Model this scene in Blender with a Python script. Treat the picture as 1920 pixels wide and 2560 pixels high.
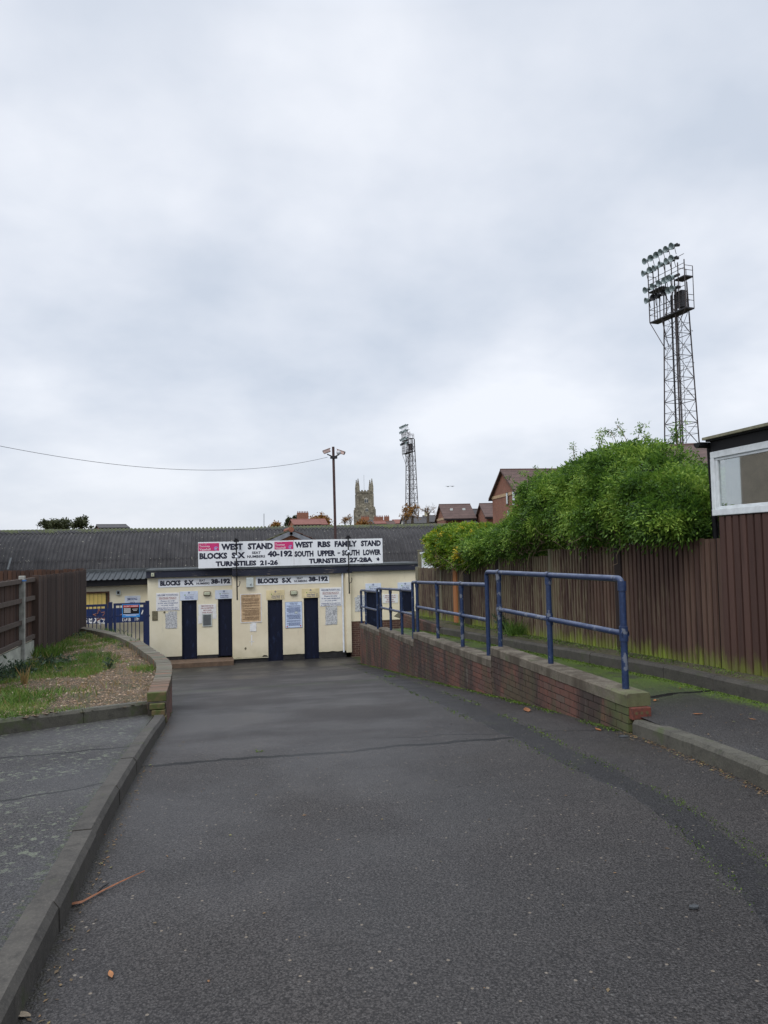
import bpy, math, random
import numpy as np
from mathutils import Matrix, Vector, noise as mnoise

for o in list(bpy.data.objects): bpy.data.objects.remove(o)
sc = bpy.context.scene
COL = sc.collection
PI = math.pi
rnd = random.Random(7)

# ------------------------------------------------------------------ camera
F0 = 1850.0; TH = math.atan(90/1850); RL = .022; YAW = math.radians(12.4)
S_, C_ = math.sin(YAW), math.cos(YAW)
CAM = Vector((0, 0, 1.5))
FW = Vector((S_*math.cos(TH), C_*math.cos(TH), math.sin(TH)))
R0 = Vector((C_, -S_, 0)); U0 = R0.cross(FW)
RR = R0*math.cos(RL)-U0*math.sin(RL); UU = U0*math.cos(RL)+R0*math.sin(RL)
cd = bpy.data.cameras.new('camera'); cam = bpy.data.objects.new('camera', cd); COL.objects.link(cam)
cd.sensor_fit = 'VERTICAL'; cd.sensor_height = 24; cd.lens = 24*F0/2560
cd.clip_start = .05; cd.clip_end = 3000
m = Matrix((RR, UU, -FW)).transposed().to_4x4(); m.translation = CAM; cam.matrix_world = m
sc.camera = cam
def ray(px, py): return FW*F0 + RR*(px-960) - UU*(py-1280)
def on(ax, px, py, v):
    d = ray(px, py); return CAM + d*((v-CAM[ax])/d[ax])
def at(px, py, dist):
    d = ray(px, py); return CAM + d*(dist/F0)
def cw(xc, d, z=0): return Vector((xc*C_+d*S_, -xc*S_+d*C_, z))
_ty = np.array([-60,-12,0,2.5,5,7,9.4,11,23.3,25.6,30,900.]); _tz = np.array([.2,.12,0,-.045,-.13,-.29,-.53,-.72,-2.13,-2.27,-2.3,-2.3])
_gy = np.arange(-60, 60, .1); _gz = np.convolve(np.interp(np.r_[np.full(9,-60.),_gy,np.full(9,60.)], _ty, _tz), np.ones(19)/19, 'valid')
def zr(y): return float(np.interp(y, _gy, _gz))
def pz(y): return float(np.interp(y, [-10,3,6,8,17,20.5,22,25.4], [.1,.02,-.07,-.12,-.58,-.78,-1.1,-1.8]))
def ground_at(px, py, fn=zr, dz=0):
    d = ray(px, py); t = 0.001
    for k in range(4000):
        p = CAM + d*t
        if p.z <= fn(p.y)+dz: return p
        t *= 1.0015
    return p

# ------------------------------------------------------------------ light
SUN_EL, SUN_AZ = math.radians(50), math.radians(220)
w = bpy.data.worlds.new('World'); sc.world = w; w.use_nodes = True
nt = w.node_tree; nt.nodes.clear()
def wn(t, **k):
    n = nt.nodes.new(t)
    for a, b in k.items(): setattr(n, a, b)
    return n
def wl(a, b): nt.links.new(a, b)
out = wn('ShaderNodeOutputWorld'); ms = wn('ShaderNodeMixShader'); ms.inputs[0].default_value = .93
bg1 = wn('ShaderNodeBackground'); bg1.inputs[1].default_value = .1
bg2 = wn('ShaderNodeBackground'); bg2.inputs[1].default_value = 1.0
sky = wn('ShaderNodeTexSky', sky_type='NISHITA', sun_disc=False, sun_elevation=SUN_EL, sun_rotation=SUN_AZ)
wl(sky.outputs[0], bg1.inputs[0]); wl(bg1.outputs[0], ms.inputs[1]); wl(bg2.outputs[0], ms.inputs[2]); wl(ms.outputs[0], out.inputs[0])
tc = wn('ShaderNodeTexCoord'); sx = wn('ShaderNodeSeparateXYZ'); wl(tc.outputs['Generated'], sx.inputs[0])
def wm(op, a, b=None, c=None):
    n = wn('ShaderNodeMath', operation=op)
    for i, v in enumerate((a, b, c)):
        if v is None: continue
        if isinstance(v, (int, float)): n.inputs[i].default_value = v
        else: wl(v, n.inputs[i])
    return n.outputs[0]
zz = wm('ADD', wm('MAXIMUM', sx.outputs[2], 0), .34)
cb = wn('ShaderNodeCombineXYZ'); wl(wm('DIVIDE', sx.outputs[0], zz), cb.inputs[0]); wl(wm('DIVIDE', sx.outputs[1], zz), cb.inputs[1])
def wnoise(scale, det, rough, off):
    mp = wn('ShaderNodeMapping'); mp.inputs['Location'].default_value = off; wl(cb.outputs[0], mp.inputs[0])
    n = wn('ShaderNodeTexNoise'); n.inputs['Scale'].default_value = scale; n.inputs['Detail'].default_value = det; n.inputs['Roughness'].default_value = rough
    wl(mp.outputs[0], n.inputs[0]); return n.outputs[0]
n1 = wnoise(1.25, 5, .5, (3.1, .4, 0)); n2 = wnoise(3.2, 5, .52, (7.3, 2.0, 3))
nn = wm('ADD', wm('MULTIPLY', n1, .68), wm('MULTIPLY', n2, .32))
rp = wn('ShaderNodeValToRGB'); wl(nn, rp.inputs[0]); cr = rp.color_ramp
cr.elements[0].position = .39; cr.elements[0].color = (.595, .655, .755, 1)
cr.elements[1].position = .62; cr.elements[1].color = (.87, .90, .965, 1)
e = cr.elements.new(.50); e.color = (.72, .765, .85, 1)
# the sky of an overcast day is brightest overhead, and pales towards the horizon
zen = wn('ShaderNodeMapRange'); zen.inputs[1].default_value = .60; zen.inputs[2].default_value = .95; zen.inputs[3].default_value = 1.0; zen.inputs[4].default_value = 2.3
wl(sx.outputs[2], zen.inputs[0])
hz = wn('ShaderNodeMapRange'); hz.inputs[1].default_value = 0; hz.inputs[2].default_value = .22; hz.inputs[3].default_value = .5; hz.inputs[4].default_value = 0
wl(sx.outputs[2], hz.inputs[0])
mxh = wn('ShaderNodeMix', data_type='RGBA'); wl(hz.outputs[0], mxh.inputs[0]); wl(rp.outputs[0], mxh.inputs[6]); mxh.inputs[7].default_value = (.74, .77, .83, 1)
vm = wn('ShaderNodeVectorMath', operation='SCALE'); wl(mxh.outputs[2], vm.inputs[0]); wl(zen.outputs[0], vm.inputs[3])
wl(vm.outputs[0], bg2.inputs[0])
sl = bpy.data.lights.new('sun', 'SUN'); so = bpy.data.objects.new('sun', sl); COL.objects.link(so)
sl.energy = 1.3; sl.angle = math.radians(30); sl.color = (1, .97, .93)
so.rotation_euler = Vector((-.64*math.cos(SUN_EL), -.77*math.cos(SUN_EL), math.sin(SUN_EL))).to_track_quat('Z', 'Y').to_euler()
sc.view_settings.view_transform = 'Standard'; sc.view_settings.look = 'None'; sc.view_settings.exposure = .12; sc.view_settings.gamma = 1

# ------------------------------------------------------------------ materials
class Mt:
    def __init__(s, name, rough=.8, spec=.5, metal=0):
        s.m = bpy.data.materials.new(name); s.m.use_nodes = True; s.t = s.m.node_tree
        s.b = s.t.nodes['Principled BSDF']; s.b.inputs['Roughness'].default_value = rough
        s.b.inputs['Specular IOR Level'].default_value = spec; s.b.inputs['Metallic'].default_value = metal
        s._g = None
    def n(s, t, ins=None, **k):
        n = s.t.nodes.new(t)
        for a, b in k.items(): setattr(n, a, b)
        for i, v in (ins or {}).items(): s.set(n.inputs[i], v)
        return n
    def set(s, i, v):
        if isinstance(v, bpy.types.NodeSocket): s.t.links.new(v, i)
        elif isinstance(v, (tuple, list)): i.default_value = tuple(v)+((1,) if len(v) == 3 and len(i.default_value) == 4 else ())
        else: i.default_value = v
    def geo(s):
        if not s._g: s._g = s.n('ShaderNodeNewGeometry')
        return s._g
    def pos(s): return s.geo().outputs['Position']
    def xyz(s):
        x = s.n('ShaderNodeSeparateXYZ', {0: s.pos()}); return x.outputs
    def rand(s): return s.geo().outputs['Random Per Island']
    def mp(s, sc_=(1, 1, 1), loc=(0, 0, 0), v=None): return s.n('ShaderNodeMapping', {0: v or s.pos(), 'Scale': sc_, 'Location': loc}).outputs[0]
    def noise(s, scale, det=4, ro=.55, v=None): return s.n('ShaderNodeTexNoise', {0: v or s.pos(), 'Scale': scale, 'Detail': det, 'Roughness': ro}).outputs[0]
    def vor(s, scale, v=None, out='Distance', **k): return s.n('ShaderNodeTexVoronoi', {0: v or s.pos(), 'Scale': scale}, **k).outputs[out]
    def math(s, op, a, b=0, c=0, clamp=False): 
        return s.n('ShaderNodeMath', {0: a, 1: b, 2: c}, operation=op, use_clamp=clamp).outputs[0]
    def step(s, v, a, b, lo=0, hi=1): return s.n('ShaderNodeMapRange', {0: v, 1: a, 2: b, 3: lo, 4: hi}, interpolation_type='SMOOTHSTEP').outputs[0]
    def ramp(s, f, els):
        n = s.n('ShaderNodeValToRGB', {0: f}); r = n.color_ramp
        for i, (p, c) in enumerate(els):
            e = r.elements[i] if i < 2 else r.elements.new(p)
            e.position = p; e.color = tuple(c)+(1,)
        return n.outputs[0]
    def mix(s, f, a, b, mode='MIX'): return s.n('ShaderNodeMix', {0: f, 6: a, 7: b}, data_type='RGBA', blend_type=mode).outputs[2]
    def col(s, v): s.set(s.b.inputs['Base Color'], v); return s
    def rough(s, v): s.set(s.b.inputs['Roughness'], v); return s
    def bump(s, h, st=.3, d=.01): 
        s.set(s.b.inputs['Normal'], s.n('ShaderNodeBump', {'Height': h, 'Strength': st, 'Distance': d}).outputs[0]); return s
def plain(name, c, rough=.6, var=.25, scale=6, metal=0, spec=.5, bump=0):
    """a base colour with wear: two scales of noise over it"""
    M = Mt(name, rough, spec, metal)
    n = M.noise(scale, 6, .65); k = M.step(n, .3, .72)
    M.col(M.mix(k, tuple(x*(1-var) for x in c), tuple(min(1, x*(1+var*.6)) for x in c)))
    if bump: M.bump(n, bump, .004)
    return M.m

def asphalt(name, base, warm, light, moss=None, lich=0, rough=.55):
    M = Mt(name, rough, .22)
    big = M.noise(.55, 4, .6); mid = M.noise(5, 5, .6); fine = M.noise(150, 3, .7); cell = M.vor(95); coarse = M.noise(85, 4, .75)
    c = M.mix(M.step(big, .35, .65), base, warm)
    c = M.mix(M.step(mid, .3, .75, 0, .35), c, tuple(x*.55 for x in base))
    c = M.mix(M.step(fine, .45, .72, 0, .8), c, light)
    c = M.mix(M.step(cell, .42, .62, 0, .7), c, tuple(x*.35 for x in base))
    c = M.mix(M.step(coarse, .50, .70, 0, .6), c, light); c = M.mix(M.step(coarse, .48, .34, 0, .75), c, tuple(x*.22 for x in base))
    sp = M.vor(38, out='Color'); sepc = M.n('ShaderNodeSeparateColor', {0: sp}).outputs
    ds = M.vor(38)
    c = M.mix(M.step(M.noise(1.7, 6, .72), .52, .66, 0, .2), c, tuple(x*.5 for x in base)); c = M.mix(M.step(M.noise(.33, 4, .6), .56, .66, 0, .2), c, tuple(x*1.5 for x in base))
    spk = M.math('MULTIPLY', M.step(sepc[0], .955, .965), M.step(ds, .30, .2))
    c = M.mix(M.math('MULTIPLY', spk, .55), c, (.30, .25, .19))
    spk2 = M.math('MULTIPLY', M.step(sepc[1], .93, .94), M.step(ds, .24, .16))
    c = M.mix(M.math('MULTIPLY', spk2, .3), c, (.22, .22, .21))
    if lich:
        l = M.noise(19, 5, .65, M.mp((1, .9, 1))); l2 = M.noise(1.3, 3, .5)
        lm = M.math('MULTIPLY', M.step(l, .56, .60), M.step(l2, .36, .56))
        c = M.mix(M.math('MULTIPLY', lm, lich), c, (.22, .25, .17))
    M.col(c)
    M.rough(M.step(M.noise(.6, 3, .55), .35, .65, rough-.16, rough+.14))
    h = M.math('ADD', M.math('MULTIPLY', fine, .6), cell)
    M.bump(h, .55, .006)
    return M, c
# road: warm grey tarmac, cracks across it, moss along its seams
M, c = asphalt('road_tarmac', (.036, .033, .033), (.055, .049, .046), (.115, .107, .102), rough=.52)
x, y, z = M.xyz()
def crack(y0, slope, wid, seed, amp=.22):
    wob = M.noise(1.6, 6, .62, M.mp((1, .15, 0), (seed, seed, 0)))
    yy = M.math('SUBTRACT', M.math('SUBTRACT', y, y0), M.math('ADD', M.math('MULTIPLY', x, slope), M.math('MULTIPLY', M.math('SUBTRACT', wob, .5), amp*2)))
    gate = M.noise(2.5, 3, .6, M.mp((1, .1, 0), (seed*3, 1, 0)))
    wv = M.math('MULTIPLY', M.step(gate, .2, .6, .5, 1.2), wid)
    return M.math('LESS_THAN', M.math('ABSOLUTE', yy), wv)
k1 = M.math('MULTIPLY', crack(6.42, 0, .042, 2.0), M.step(x, 2.9, 2.5)); k2 = crack(14.75, -.02, .06, 4.4, .3)
k3 = M.math('MULTIPLY', crack(7.3, -.25, .012, 5.0), M.step(x, 1.0, 1.6))
kk = M.math('MAXIMUM', M.math('MAXIMUM', k1, k2), k3)
c = M.mix(kk, c, (.008, .008, .008))
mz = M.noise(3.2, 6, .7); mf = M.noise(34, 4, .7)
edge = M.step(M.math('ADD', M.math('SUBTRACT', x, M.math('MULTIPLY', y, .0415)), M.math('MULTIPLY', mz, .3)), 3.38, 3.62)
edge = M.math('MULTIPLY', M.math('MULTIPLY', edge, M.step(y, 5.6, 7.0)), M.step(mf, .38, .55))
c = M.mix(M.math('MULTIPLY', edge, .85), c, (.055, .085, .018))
k2m = M.math('MULTIPLY', crack(14.75, -.02, .15, 4.4, .3), M.step(mf, .52, .6)); c = M.mix(k2m, c, (.06, .1, .02))
fl = M.math('MULTIPLY', M.step(y, 19, 25), M.step(mz, .42, .7)); c = M.mix(M.math('MULTIPLY', fl, .35), c, (.07, .075, .05))
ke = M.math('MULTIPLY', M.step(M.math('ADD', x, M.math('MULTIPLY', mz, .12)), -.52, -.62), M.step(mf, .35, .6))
c = M.mix(M.math('MULTIPLY', ke, .6), c, (.035, .032, .02))  # dirt band along the left kerb, doubling as painted contact shade
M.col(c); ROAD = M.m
M, c = asphalt('footpath_tarmac', (.042, .040, .042), (.060, .056, .054), (.13, .125, .12), lich=.42, rough=.5)
x, y, z = M.xyz()
kk = M.math('MAXIMUM', crack(6.9, .12, .028, 4.0), crack(5.6, .3, .02, 14.0))
c = M.mix(kk, c, (.01, .01, .01))
ms_ = M.math('MULTIPLY', M.step(M.math('ADD', x, M.math('MULTIPLY', M.noise(6, 4, .6), .14)), -.80, -.74), M.step(M.noise(30, 4, .7), .48, .6))
c = M.mix(M.math('MULTIPLY', ms_, .8), c, (.035, .048, .014)); M.col(c); FOOT = M.m
M, c = asphalt('ramp_path_tarmac', (.052, .051, .053), (.07, .066, .064), (.15, .145, .14), rough=.6)
x, y, z = M.xyz()
mn = M.noise(2.2, 5, .6); mf = M.noise(26, 5, .72); mg = M.noise(.8, 3, .5)
right = M.step(M.math('ADD', x, M.math('MULTIPLY', mn, .5)), 4.95, 5.32)
far = M.math('MULTIPLY', M.step(y, 6.4, 8.2), M.step(M.math('ADD', mn, M.math('MULTIPLY', mf, .4)), .55, .78))
g = M.math('MAXIMUM', M.math('MULTIPLY', right, M.step(mf, .38, .55)), M.math('MULTIPLY', far, .6))
film = M.math('MULTIPLY', M.step(y, 5.8, 7.2), .42)
c = M.mix(film, c, (.034, .042, .020))
c = M.mix(M.math('MULTIPLY', g, .85), c, M.mix(mf, (.035, .065, .008), (.16, .27, .02)))
kk = crack(6.45, .12, .045, 21.0, .2); c = M.mix(kk, c, (.006, .006, .006))
M.col(c); PATH = M.m
M, c = asphalt('trench_tarmac', (.022, .021, .023), (.032, .031, .032), (.078, .076, .075), rough=.52)
g = M.math('MULTIPLY', M.step(M.noise(2.3, 5, .65), .56, .7), M.step(M.noise(30, 4, .7), .42, .6))
c = M.mix(M.math('MULTIPLY', g, .6), c, (.05, .06, .03)); M.col(c); TRENCH = M.m

M = Mt('ground_soil', .95); n = M.noise(3, 6, .7)
M.col(M.ramp(n, [(.3, (.035, .04, .018)), (.55, (.07, .06, .035)), (.7, (.06, .08, .025))])).bump(M.noise(20, 5, .7), .6, .03); SOIL = M.m
M = Mt('gravel_bed', .9)
v = M.vor(42, out='Color'); h = M.vor(42); n = M.noise(2.0, 5, .65); n2 = M.noise(11, 5, .7)
sp = M.n('ShaderNodeSeparateColor', {0: v}).outputs
c = M.ramp(sp[0], [(0, (.09, .06, .035)), (.45, (.24, .155, .09)), (.8, (.36, .25, .155)), (1, (.42, .34, .25))])
c = M.mix(M.step(h, .28, .55, 0, .85), c, (.045, .03, .018))
c = M.mix(M.step(M.math('ADD', M.math('MULTIPLY', n, .7), M.math('MULTIPLY', n2, .3)), .48, .60, 0, .75), c, (.05, .055, .02))
M.col(c).bump(h, 1, .02); M.t.nodes[-1].invert = True if hasattr(M.t.nodes[-1], 'invert') else False; GRAVEL = M.m

def concrete(name, a, b, moss=0, mcol=(.07, .095, .03), scale=4, pink=0):
    M = Mt(name, .85)
    n = M.noise(scale, 7, .7); f = M.noise(90, 3, .7)
    c = M.mix(M.step(n, .3, .7), a, b); c = M.mix(M.step(f, .45, .75, 0, .5), c, tuple(v*1.7 for v in b))
    c = M.mix(M.step(M.noise(14, 5, .7), .5, .7, 0, .55), c, tuple(v*.35 for v in a))
    c = M.mix(M.math('MULTIPLY', M.rand(), .3), c, tuple(v*.6 for v in a))
    if moss: c = M.mix(M.step(M.noise(3.1, 6, .7), .62-moss*.3, .75-moss*.2, 0, .9), c, mcol)
    M.col(c).bump(M.noise(45, 5, .7), .5, .006); return M
KERB = concrete('kerb_concrete', (.044, .040, .035), (.080, .073, .062), .25, (.05, .06, .025)).m
M = concrete('lichened_kerb_concrete', (.060, .056, .045), (.112, .106, .084), .34, (.06, .075, .03)); KERB2 = M.m
M = concrete('wall_coping_concrete', (.095, .08, .06), (.19, .165, .125), .25, (.07, .085, .035), 3); x, y, z = M.xyz()
old = M.b.inputs['Base Color'].links[0].from_socket
st = M.math('MULTIPLY', M.step(M.noise(3.5, 5, .65, M.mp((1, 1, .25))), .42, .60), .85)
c = M.mix(st, old, (.055, .042, .028))
nearg = M.math('MULTIPLY', M.step(M.math('ADD', y, M.math('MULTIPLY', M.noise(9, 5, .7), 1.5)), 7.4, 6.9), .6); c = M.mix(nearg, c, (.13, .15, .06)); M.col(c); COPING = M.m

def brickmat(name, stain=True):
    M = Mt(name, .85); r = M.rand(); x, y, z = M.xyz()
    c = M.ramp(r, [(0, (.13, .050, .035)), (.35, (.135, .060, .045)), (.6, (.105, .056, .047)), (.82, (.175, .066, .045)), (1, (.11, .075, .06))])
    c = M.mix(M.step(M.noise(40, 5, .7), .4, .7, 0, .4), c, (.10, .075, .06))
    if stain:
        s1 = M.noise(1.1, 6, .68, M.mp((1, 1, .35))); c = M.mix(M.step(s1, .43, .58, 0, .85), c, (.030, .024, .021))
        s2 = M.noise(1.7, 6, .65, M.mp((1, 1, .5), (8, 3, 0))); c = M.mix(M.step(s2, .47, .64, 0, .75), c, (.070, .062, .034))
        s3 = M.noise(9, 5, .7, M.mp((1, 1, .15))); c = M.mix(M.step(s3, .6, .72, 0, .45), c, (.22, .20, .17))
        g = M.step(M.math('ADD', y, M.math('MULTIPLY', M.noise(5, 4, .6), 1.0)), 7.35, 6.55); c = M.mix(M.math('MULTIPLY', g, .72), c, (.085, .12, .035))
    M.col(c).bump(M.noise(70, 4, .7), .5, .004); return M.m
BRICK = brickmat('wall_brick'); BRICKC = None
MORTAR = plain('wall_mortar', (.040, .034, .026), .95, .5, 8, bump=.4)
M = Mt('coping_brick', .9); c = M.ramp(M.rand(), [(0, (.10, .09, .07)), (.5, (.16, .145, .115)), (.88, (.12, .105, .08)), (1, (.22, .10, .06))])
c = M.mix(M.step(M.noise(9, 5, .7), .45, .65, 0, .6), c, (.105, .12, .075)); yy = M.xyz()[1]
c = M.mix(M.math('MULTIPLY', M.step(yy, 10.5, 9.8), .5), c, (.15, .075, .045)); M.col(c).bump(M.noise(50, 4, .7), .6, .006); BRICKC = M.m
M = Mt('red_brick_end', .8); M.col(M.mix(M.step(M.noise(30, 4, .6), .45, .7), (.16, .045, .03), (.08, .032, .024))).bump(M.noise(70, 3, .6), .4, .004); REDB = M.m
M = Mt('mossy_brick', .9); M.col(M.mix(M.step(M.noise(9, 5, .65), .4, .6), (.12, .085, .04), (.06, .075, .018))).bump(M.noise(40, 4, .7), .6, .006); MOSSB = M.m

M = Mt('blue_rail_paint', .38); n = M.noise(9, 6, .62); n2 = M.noise(1.6, 2, .5)
chip = M.step(M.math('ADD', n, M.math('MULTIPLY', n2, .35)), .785, .80); nz = M.n('ShaderNodeSeparateXYZ', {0: M.geo().outputs['Normal']}).outputs[2]
c = M.mix(M.step(M.noise(30, 4, .6), .4, .7), (.014, .029, .080), (.024, .046, .118))
wearn = M.math('MULTIPLY', M.step(nz, .3, .9), M.step(M.noise(6, 4, .6), .35, .6, .15, .6)); c = M.mix(wearn, c, (.17, .20, .29))
c = M.mix(M.math('MULTIPLY', chip, .7), c, (.18, .195, .22)); M.col(c).bump(n, .15, .002); BLUE = M.m
M = Mt('blue_gate_paint', .45); c = M.mix(M.step(M.noise(14, 5, .7), .64, .68), (.010, .020, .075), (.10, .05, .025)); M.col(c); GATE = M.m

def render_wall(name, a, b):
    M = Mt(name, .8); n = M.noise(1.3, 6, .62); s = M.noise(5, 6, .7, M.mp((1, 1, .2)))
    x, y, z = M.xyz(); c = M.mix(M.step(n, .35, .65), a, b)
    c = M.mix(M.step(s, .56, .74, 0, .4), c, tuple(v*.62 for v in b))
    low = M.math('MULTIPLY', M.step(M.math('ADD', z, M.math('MULTIPLY', M.noise(4, 5, .7), .5)), -1.35, -1.95), .45); c = M.mix(low, c, (.40, .38, .24))
    spot = M.step(M.noise(24, 3, .6), .71, .74); c = M.mix(M.math('MULTIPLY', spot, .5), c, (.22, .19, .13))
    M.col(c).bump(M.noise(30, 5, .7), .35, .006); return M.m
CREAM = render_wall('cream_render', (.73, .645, .475), (.81, .73, .55)); CREAM2 = render_wall('pale_cream_render', (.75, .69, .51), (.82, .76, .59))
M = Mt('navy_door_paint', .55, .3); n = M.noise(7, 6, .65, M.mp((1, 1, .4)))
c = M.mix(M.step(n, .55, .68, 0, .7), (.004, .007, .024), (.018, .030, .075)); c = M.mix(M.step(M.noise(30, 4, .7, M.mp((1, 1, .3))), .74, .78), c, (.25, .25, .27)); M.col(c); NAVY = M.m
M = Mt('peeling_black_fascia', .6); n = M.noise(9, 6, .7, M.mp((.35, 1, 2.4))); n2 = M.noise(1.2, 3, .6)
c = M.mix(M.math('MULTIPLY', M.step(n, .58, .66), M.step(n2, .42, .55)), (.010, .013, .030), (.17, .14, .12)); M.col(c); FASCIA = M.m
PLINTH = plain('dark_plinth', (.022, .021, .022), .7, .5, 7, bump=.4)
SLAB = plain('brown_slab', (.13, .085, .055), .8, .35, 6, bump=.3)
FLASH = plain('grey_flashing', (.075, .085, .09), .6, .35, 5)
M = Mt('white_sign_board', .45); s = M.noise(6, 6, .7, M.mp((1, 1, .18)))
c = M.mix(M.step(s, .5, .75, 0, .5), (.80, .82, .85), (.58, .60, .58)); M.col(c); SIGN = M.m
SIGNB = plain('bluish_sign_board', (.62, .68, .80), .45, .15, 4); SIGNW = plain('white_notice_board', (.80, .80, .80), .5, .12, 9)
SIGNO = plain('faded_yellow_sign', (.74, .62, .36), .5, .2, 3); NOTO = plain('brown_notice_paper', (.62, .44, .26), .6, .3, 7); NOTB = plain('pale_blue_notice_paper', (.60, .70, .88), .5, .1, 7)
M = Mt('weathered_paper', .7); c = M.mix(M.step(M.noise(26, 5, .75), .45, .6), (.60, .61, .62), (.24, .25, .27)); M.col(c); PAPER = M.m
INK = plain('navy_lettering', (.010, .012, .035), .5, .2); INKB = plain('blue_lettering', (.03, .06, .22), .5, .1); INKR = plain('red_lettering', (.33, .10, .10), .5, .1); INKG = plain('grey_lettering', (.22, .2, .2), .5, .1)
INKBR = plain('brown_lettering', (.16, .08, .035), .5, .1); WHT = plain('white_lettering', (.82, .82, .82), .5, .05); PINK = plain('pink_panel', (.60, .03, .17), .45, .12, 6)
LILAC = plain('lilac_emblem', (.35, .30, .65), .4, .2, 20); REDP = plain('red_panel', (.60, .03, .03), .4, .1); SKYB = plain('light_blue_panel', (.05, .30, .75), .4, .1); BLK = plain('black_plastic', (.007, .007, .009), .6, .3, spec=.3)
NAVP = plain('navy_banner', (.010, .030, .125), .5, .2, 3); COPPER = plain('copper_outline', (.35, .14, .08), .5, .1); GREENP = plain('green_emblem', (.18, .38, .05), .5, .1); GREY = plain('grey_plastic', (.20, .21, .21), .5, .25)
PALEBOX = plain('pale_grey_box', (.55, .60, .58), .5, .12); LENS = plain('yellowed_lens', (.50, .52, .38), .3, .2, 20); BROWNH = plain('brown_housing', (.10, .07, .04), .6, .3, 20)
YEL = plain('yellow_shutter', (.88, .66, .20), .5, .12, 5); WPIPE = plain('white_pipe', (.74, .78, .84), .4, .12, 9); VENT = plain('rusted_plate', (.17, .15, .09), .7, .4, 20)
WPAINT = plain('white_window_paint', (.72, .76, .78), .45, .14, 8, bump=.2)

M = Mt('corrugated_cement', .88); x, y, z = M.xyz(); n = M.noise(2.2, 6, .7); f = M.noise(45, 4, .7)
c = M.mix(M.step(n, .35, .7), (.025, .024, .026), (.050, .048, .050)); c = M.mix(M.step(f, .5, .75, 0, .5), c, (.12, .115, .115))
lip = M.math('MULTIPLY', M.step(M.noise(8, 3, .6), .685, .70), 1); c = M.mix(M.math('MULTIPLY', lip, .85), c, (.30, .29, .24))
g = M.math('MULTIPLY', M.step(M.math('ADD', z, M.math('MULTIPLY', M.noise(2.6, 6, .7), .9)), 2.78, 2.98), .75); c = M.mix(g, c, (.085, .105, .020)); M.col(c); BARN = M.m
METR = plain('grey_metal_roof', (.035, .042, .047), .4, .25, 4); 
def wood(name, a, b, moss, k=0.0, pale=(.185, .155, .095)):
    M = Mt(name, .85); x, y, z = M.xyz(); r = M.rand(); g = M.noise(12, 5, .7, M.mp((1, 1, .08)))
    c = M.mix(r, a, b); c = M.mix(M.step(g, .45, .75, 0, .5), c, tuple(v*.4 for v in a))
    if k: 
        pm = M.math('MULTIPLY', M.step(M.math('ADD', M.noise(16, 5, .7, M.mp((1, 1, .12))), M.math('MULTIPLY', r, .12)), .49, .62), M.step(M.math('ADD', M.math('MULTIPLY', y, .1), M.math('MULTIPLY', M.noise(.9, 3, .6), .6)), 1.18, 1.45, .06, k)); c = M.mix(pm, c, pale)
    if moss:
        t = M.math('SUBTRACT', z, M.math('ADD', M.math('MULTIPLY', y, -.0395), .36))
        gm = M.math('MULTIPLY', M.step(M.math('ADD', t, M.math('MULTIPLY', M.noise(8, 5, .7, M.mp((1, 1, .25))), .7)), .56, .26), moss)
        gm = M.math('MULTIPLY', gm, M.step(r, .05, .5, .55, 1)); c = M.mix(gm, c, M.mix(r, (.26, .36, .025), (.16, .20, .035)))
    M.col(c).bump(g, .3, .004); return M.m
WOODR = wood('stained_fence_boards', (.060, .031, .024), (.115, .064, .047), .95, .8); WOODL = wood('dark_fence_boards', (.030, .017, .013), (.075, .046, .034), 0)
WOODI = wood('reddish_fence_boards', (.038, .019, .013), (.085, .038, .020), 0); WOODB = wood('fence_backing', (.008, .005, .005), (.010, .007, .006), 0)
WOODP = wood('weathered_fence_post', (.16, .15, .10), (.20, .18, .12), .3); WOODO = wood('orange_fence_post', (.36, .14, .05), (.42, .17, .06), 0); RAILW = wood('fence_rail', (.060, .043, .034), (.09, .068, .055), 0)
WOODD = wood('dark_fence_post', (.020, .010, .009), (.022, .012, .010), .1); CLAD = wood('stained_cladding', (.055, .026, .020), (.085, .043, .033), .6)
CPOST = plain('concrete_post', (.30, .30, .27), .85, .3, 7, bump=.3); GBOARD = plain('concrete_gravel_board', (.42, .43, .37), .85, .3, 4, bump=.3)
M = Mt('window_glass', .03, .9); M.col((.10, .12, .12)); M.b.inputs['Transmission Weight'].default_value = .75; M.b.inputs['IOR'].default_value = 1.5; M.b.inputs['Coat Weight'].default_value = .6; M.b.inputs['Coat Roughness'].default_value = .02; M.b.inputs['Base Color'].default_value = (.75, .8, .8, 1); mxg = M.n('ShaderNodeMixShader', {0: .42, 1: M.n('ShaderNodeBsdfTransparent', {0: (.8, .85, .83)}).outputs[0], 2: M.n('ShaderNodeBsdfGlossy', {0: (.85, .88, .88), 1: .02}).outputs[0]}); M.t.links.new(mxg.outputs[0], M.t.nodes['Material Output'].inputs[0]); GLASS = M.m
BEIGE = plain('beige_wall', (.50, .42, .33), .9, .15, 2); DGLASS = plain('dark_glazing', (.05, .06, .07), .12, .2); PGLASS = plain('pale_glazing', (.50, .55, .55), .2, .2, 1)
def tiles(name, a, b, scale=3.2, dirv='z'):
    M = Mt(name, .85); x, y, z = M.xyz()
    row = M.math('FRACT', M.math('MULTIPLY', z, scale)); c = M.mix(M.step(M.noise(1.4, 6, .7), .35, .7), a, b)
    c = M.mix(M.step(row, .22, .05, 0, .75), c, tuple(v*.35 for v in a)); c = M.mix(M.step(M.noise(9, 4, .7), .5, .7, 0, .4), c, tuple(v*1.5 for v in b)); M.col(c); return M.m
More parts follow.
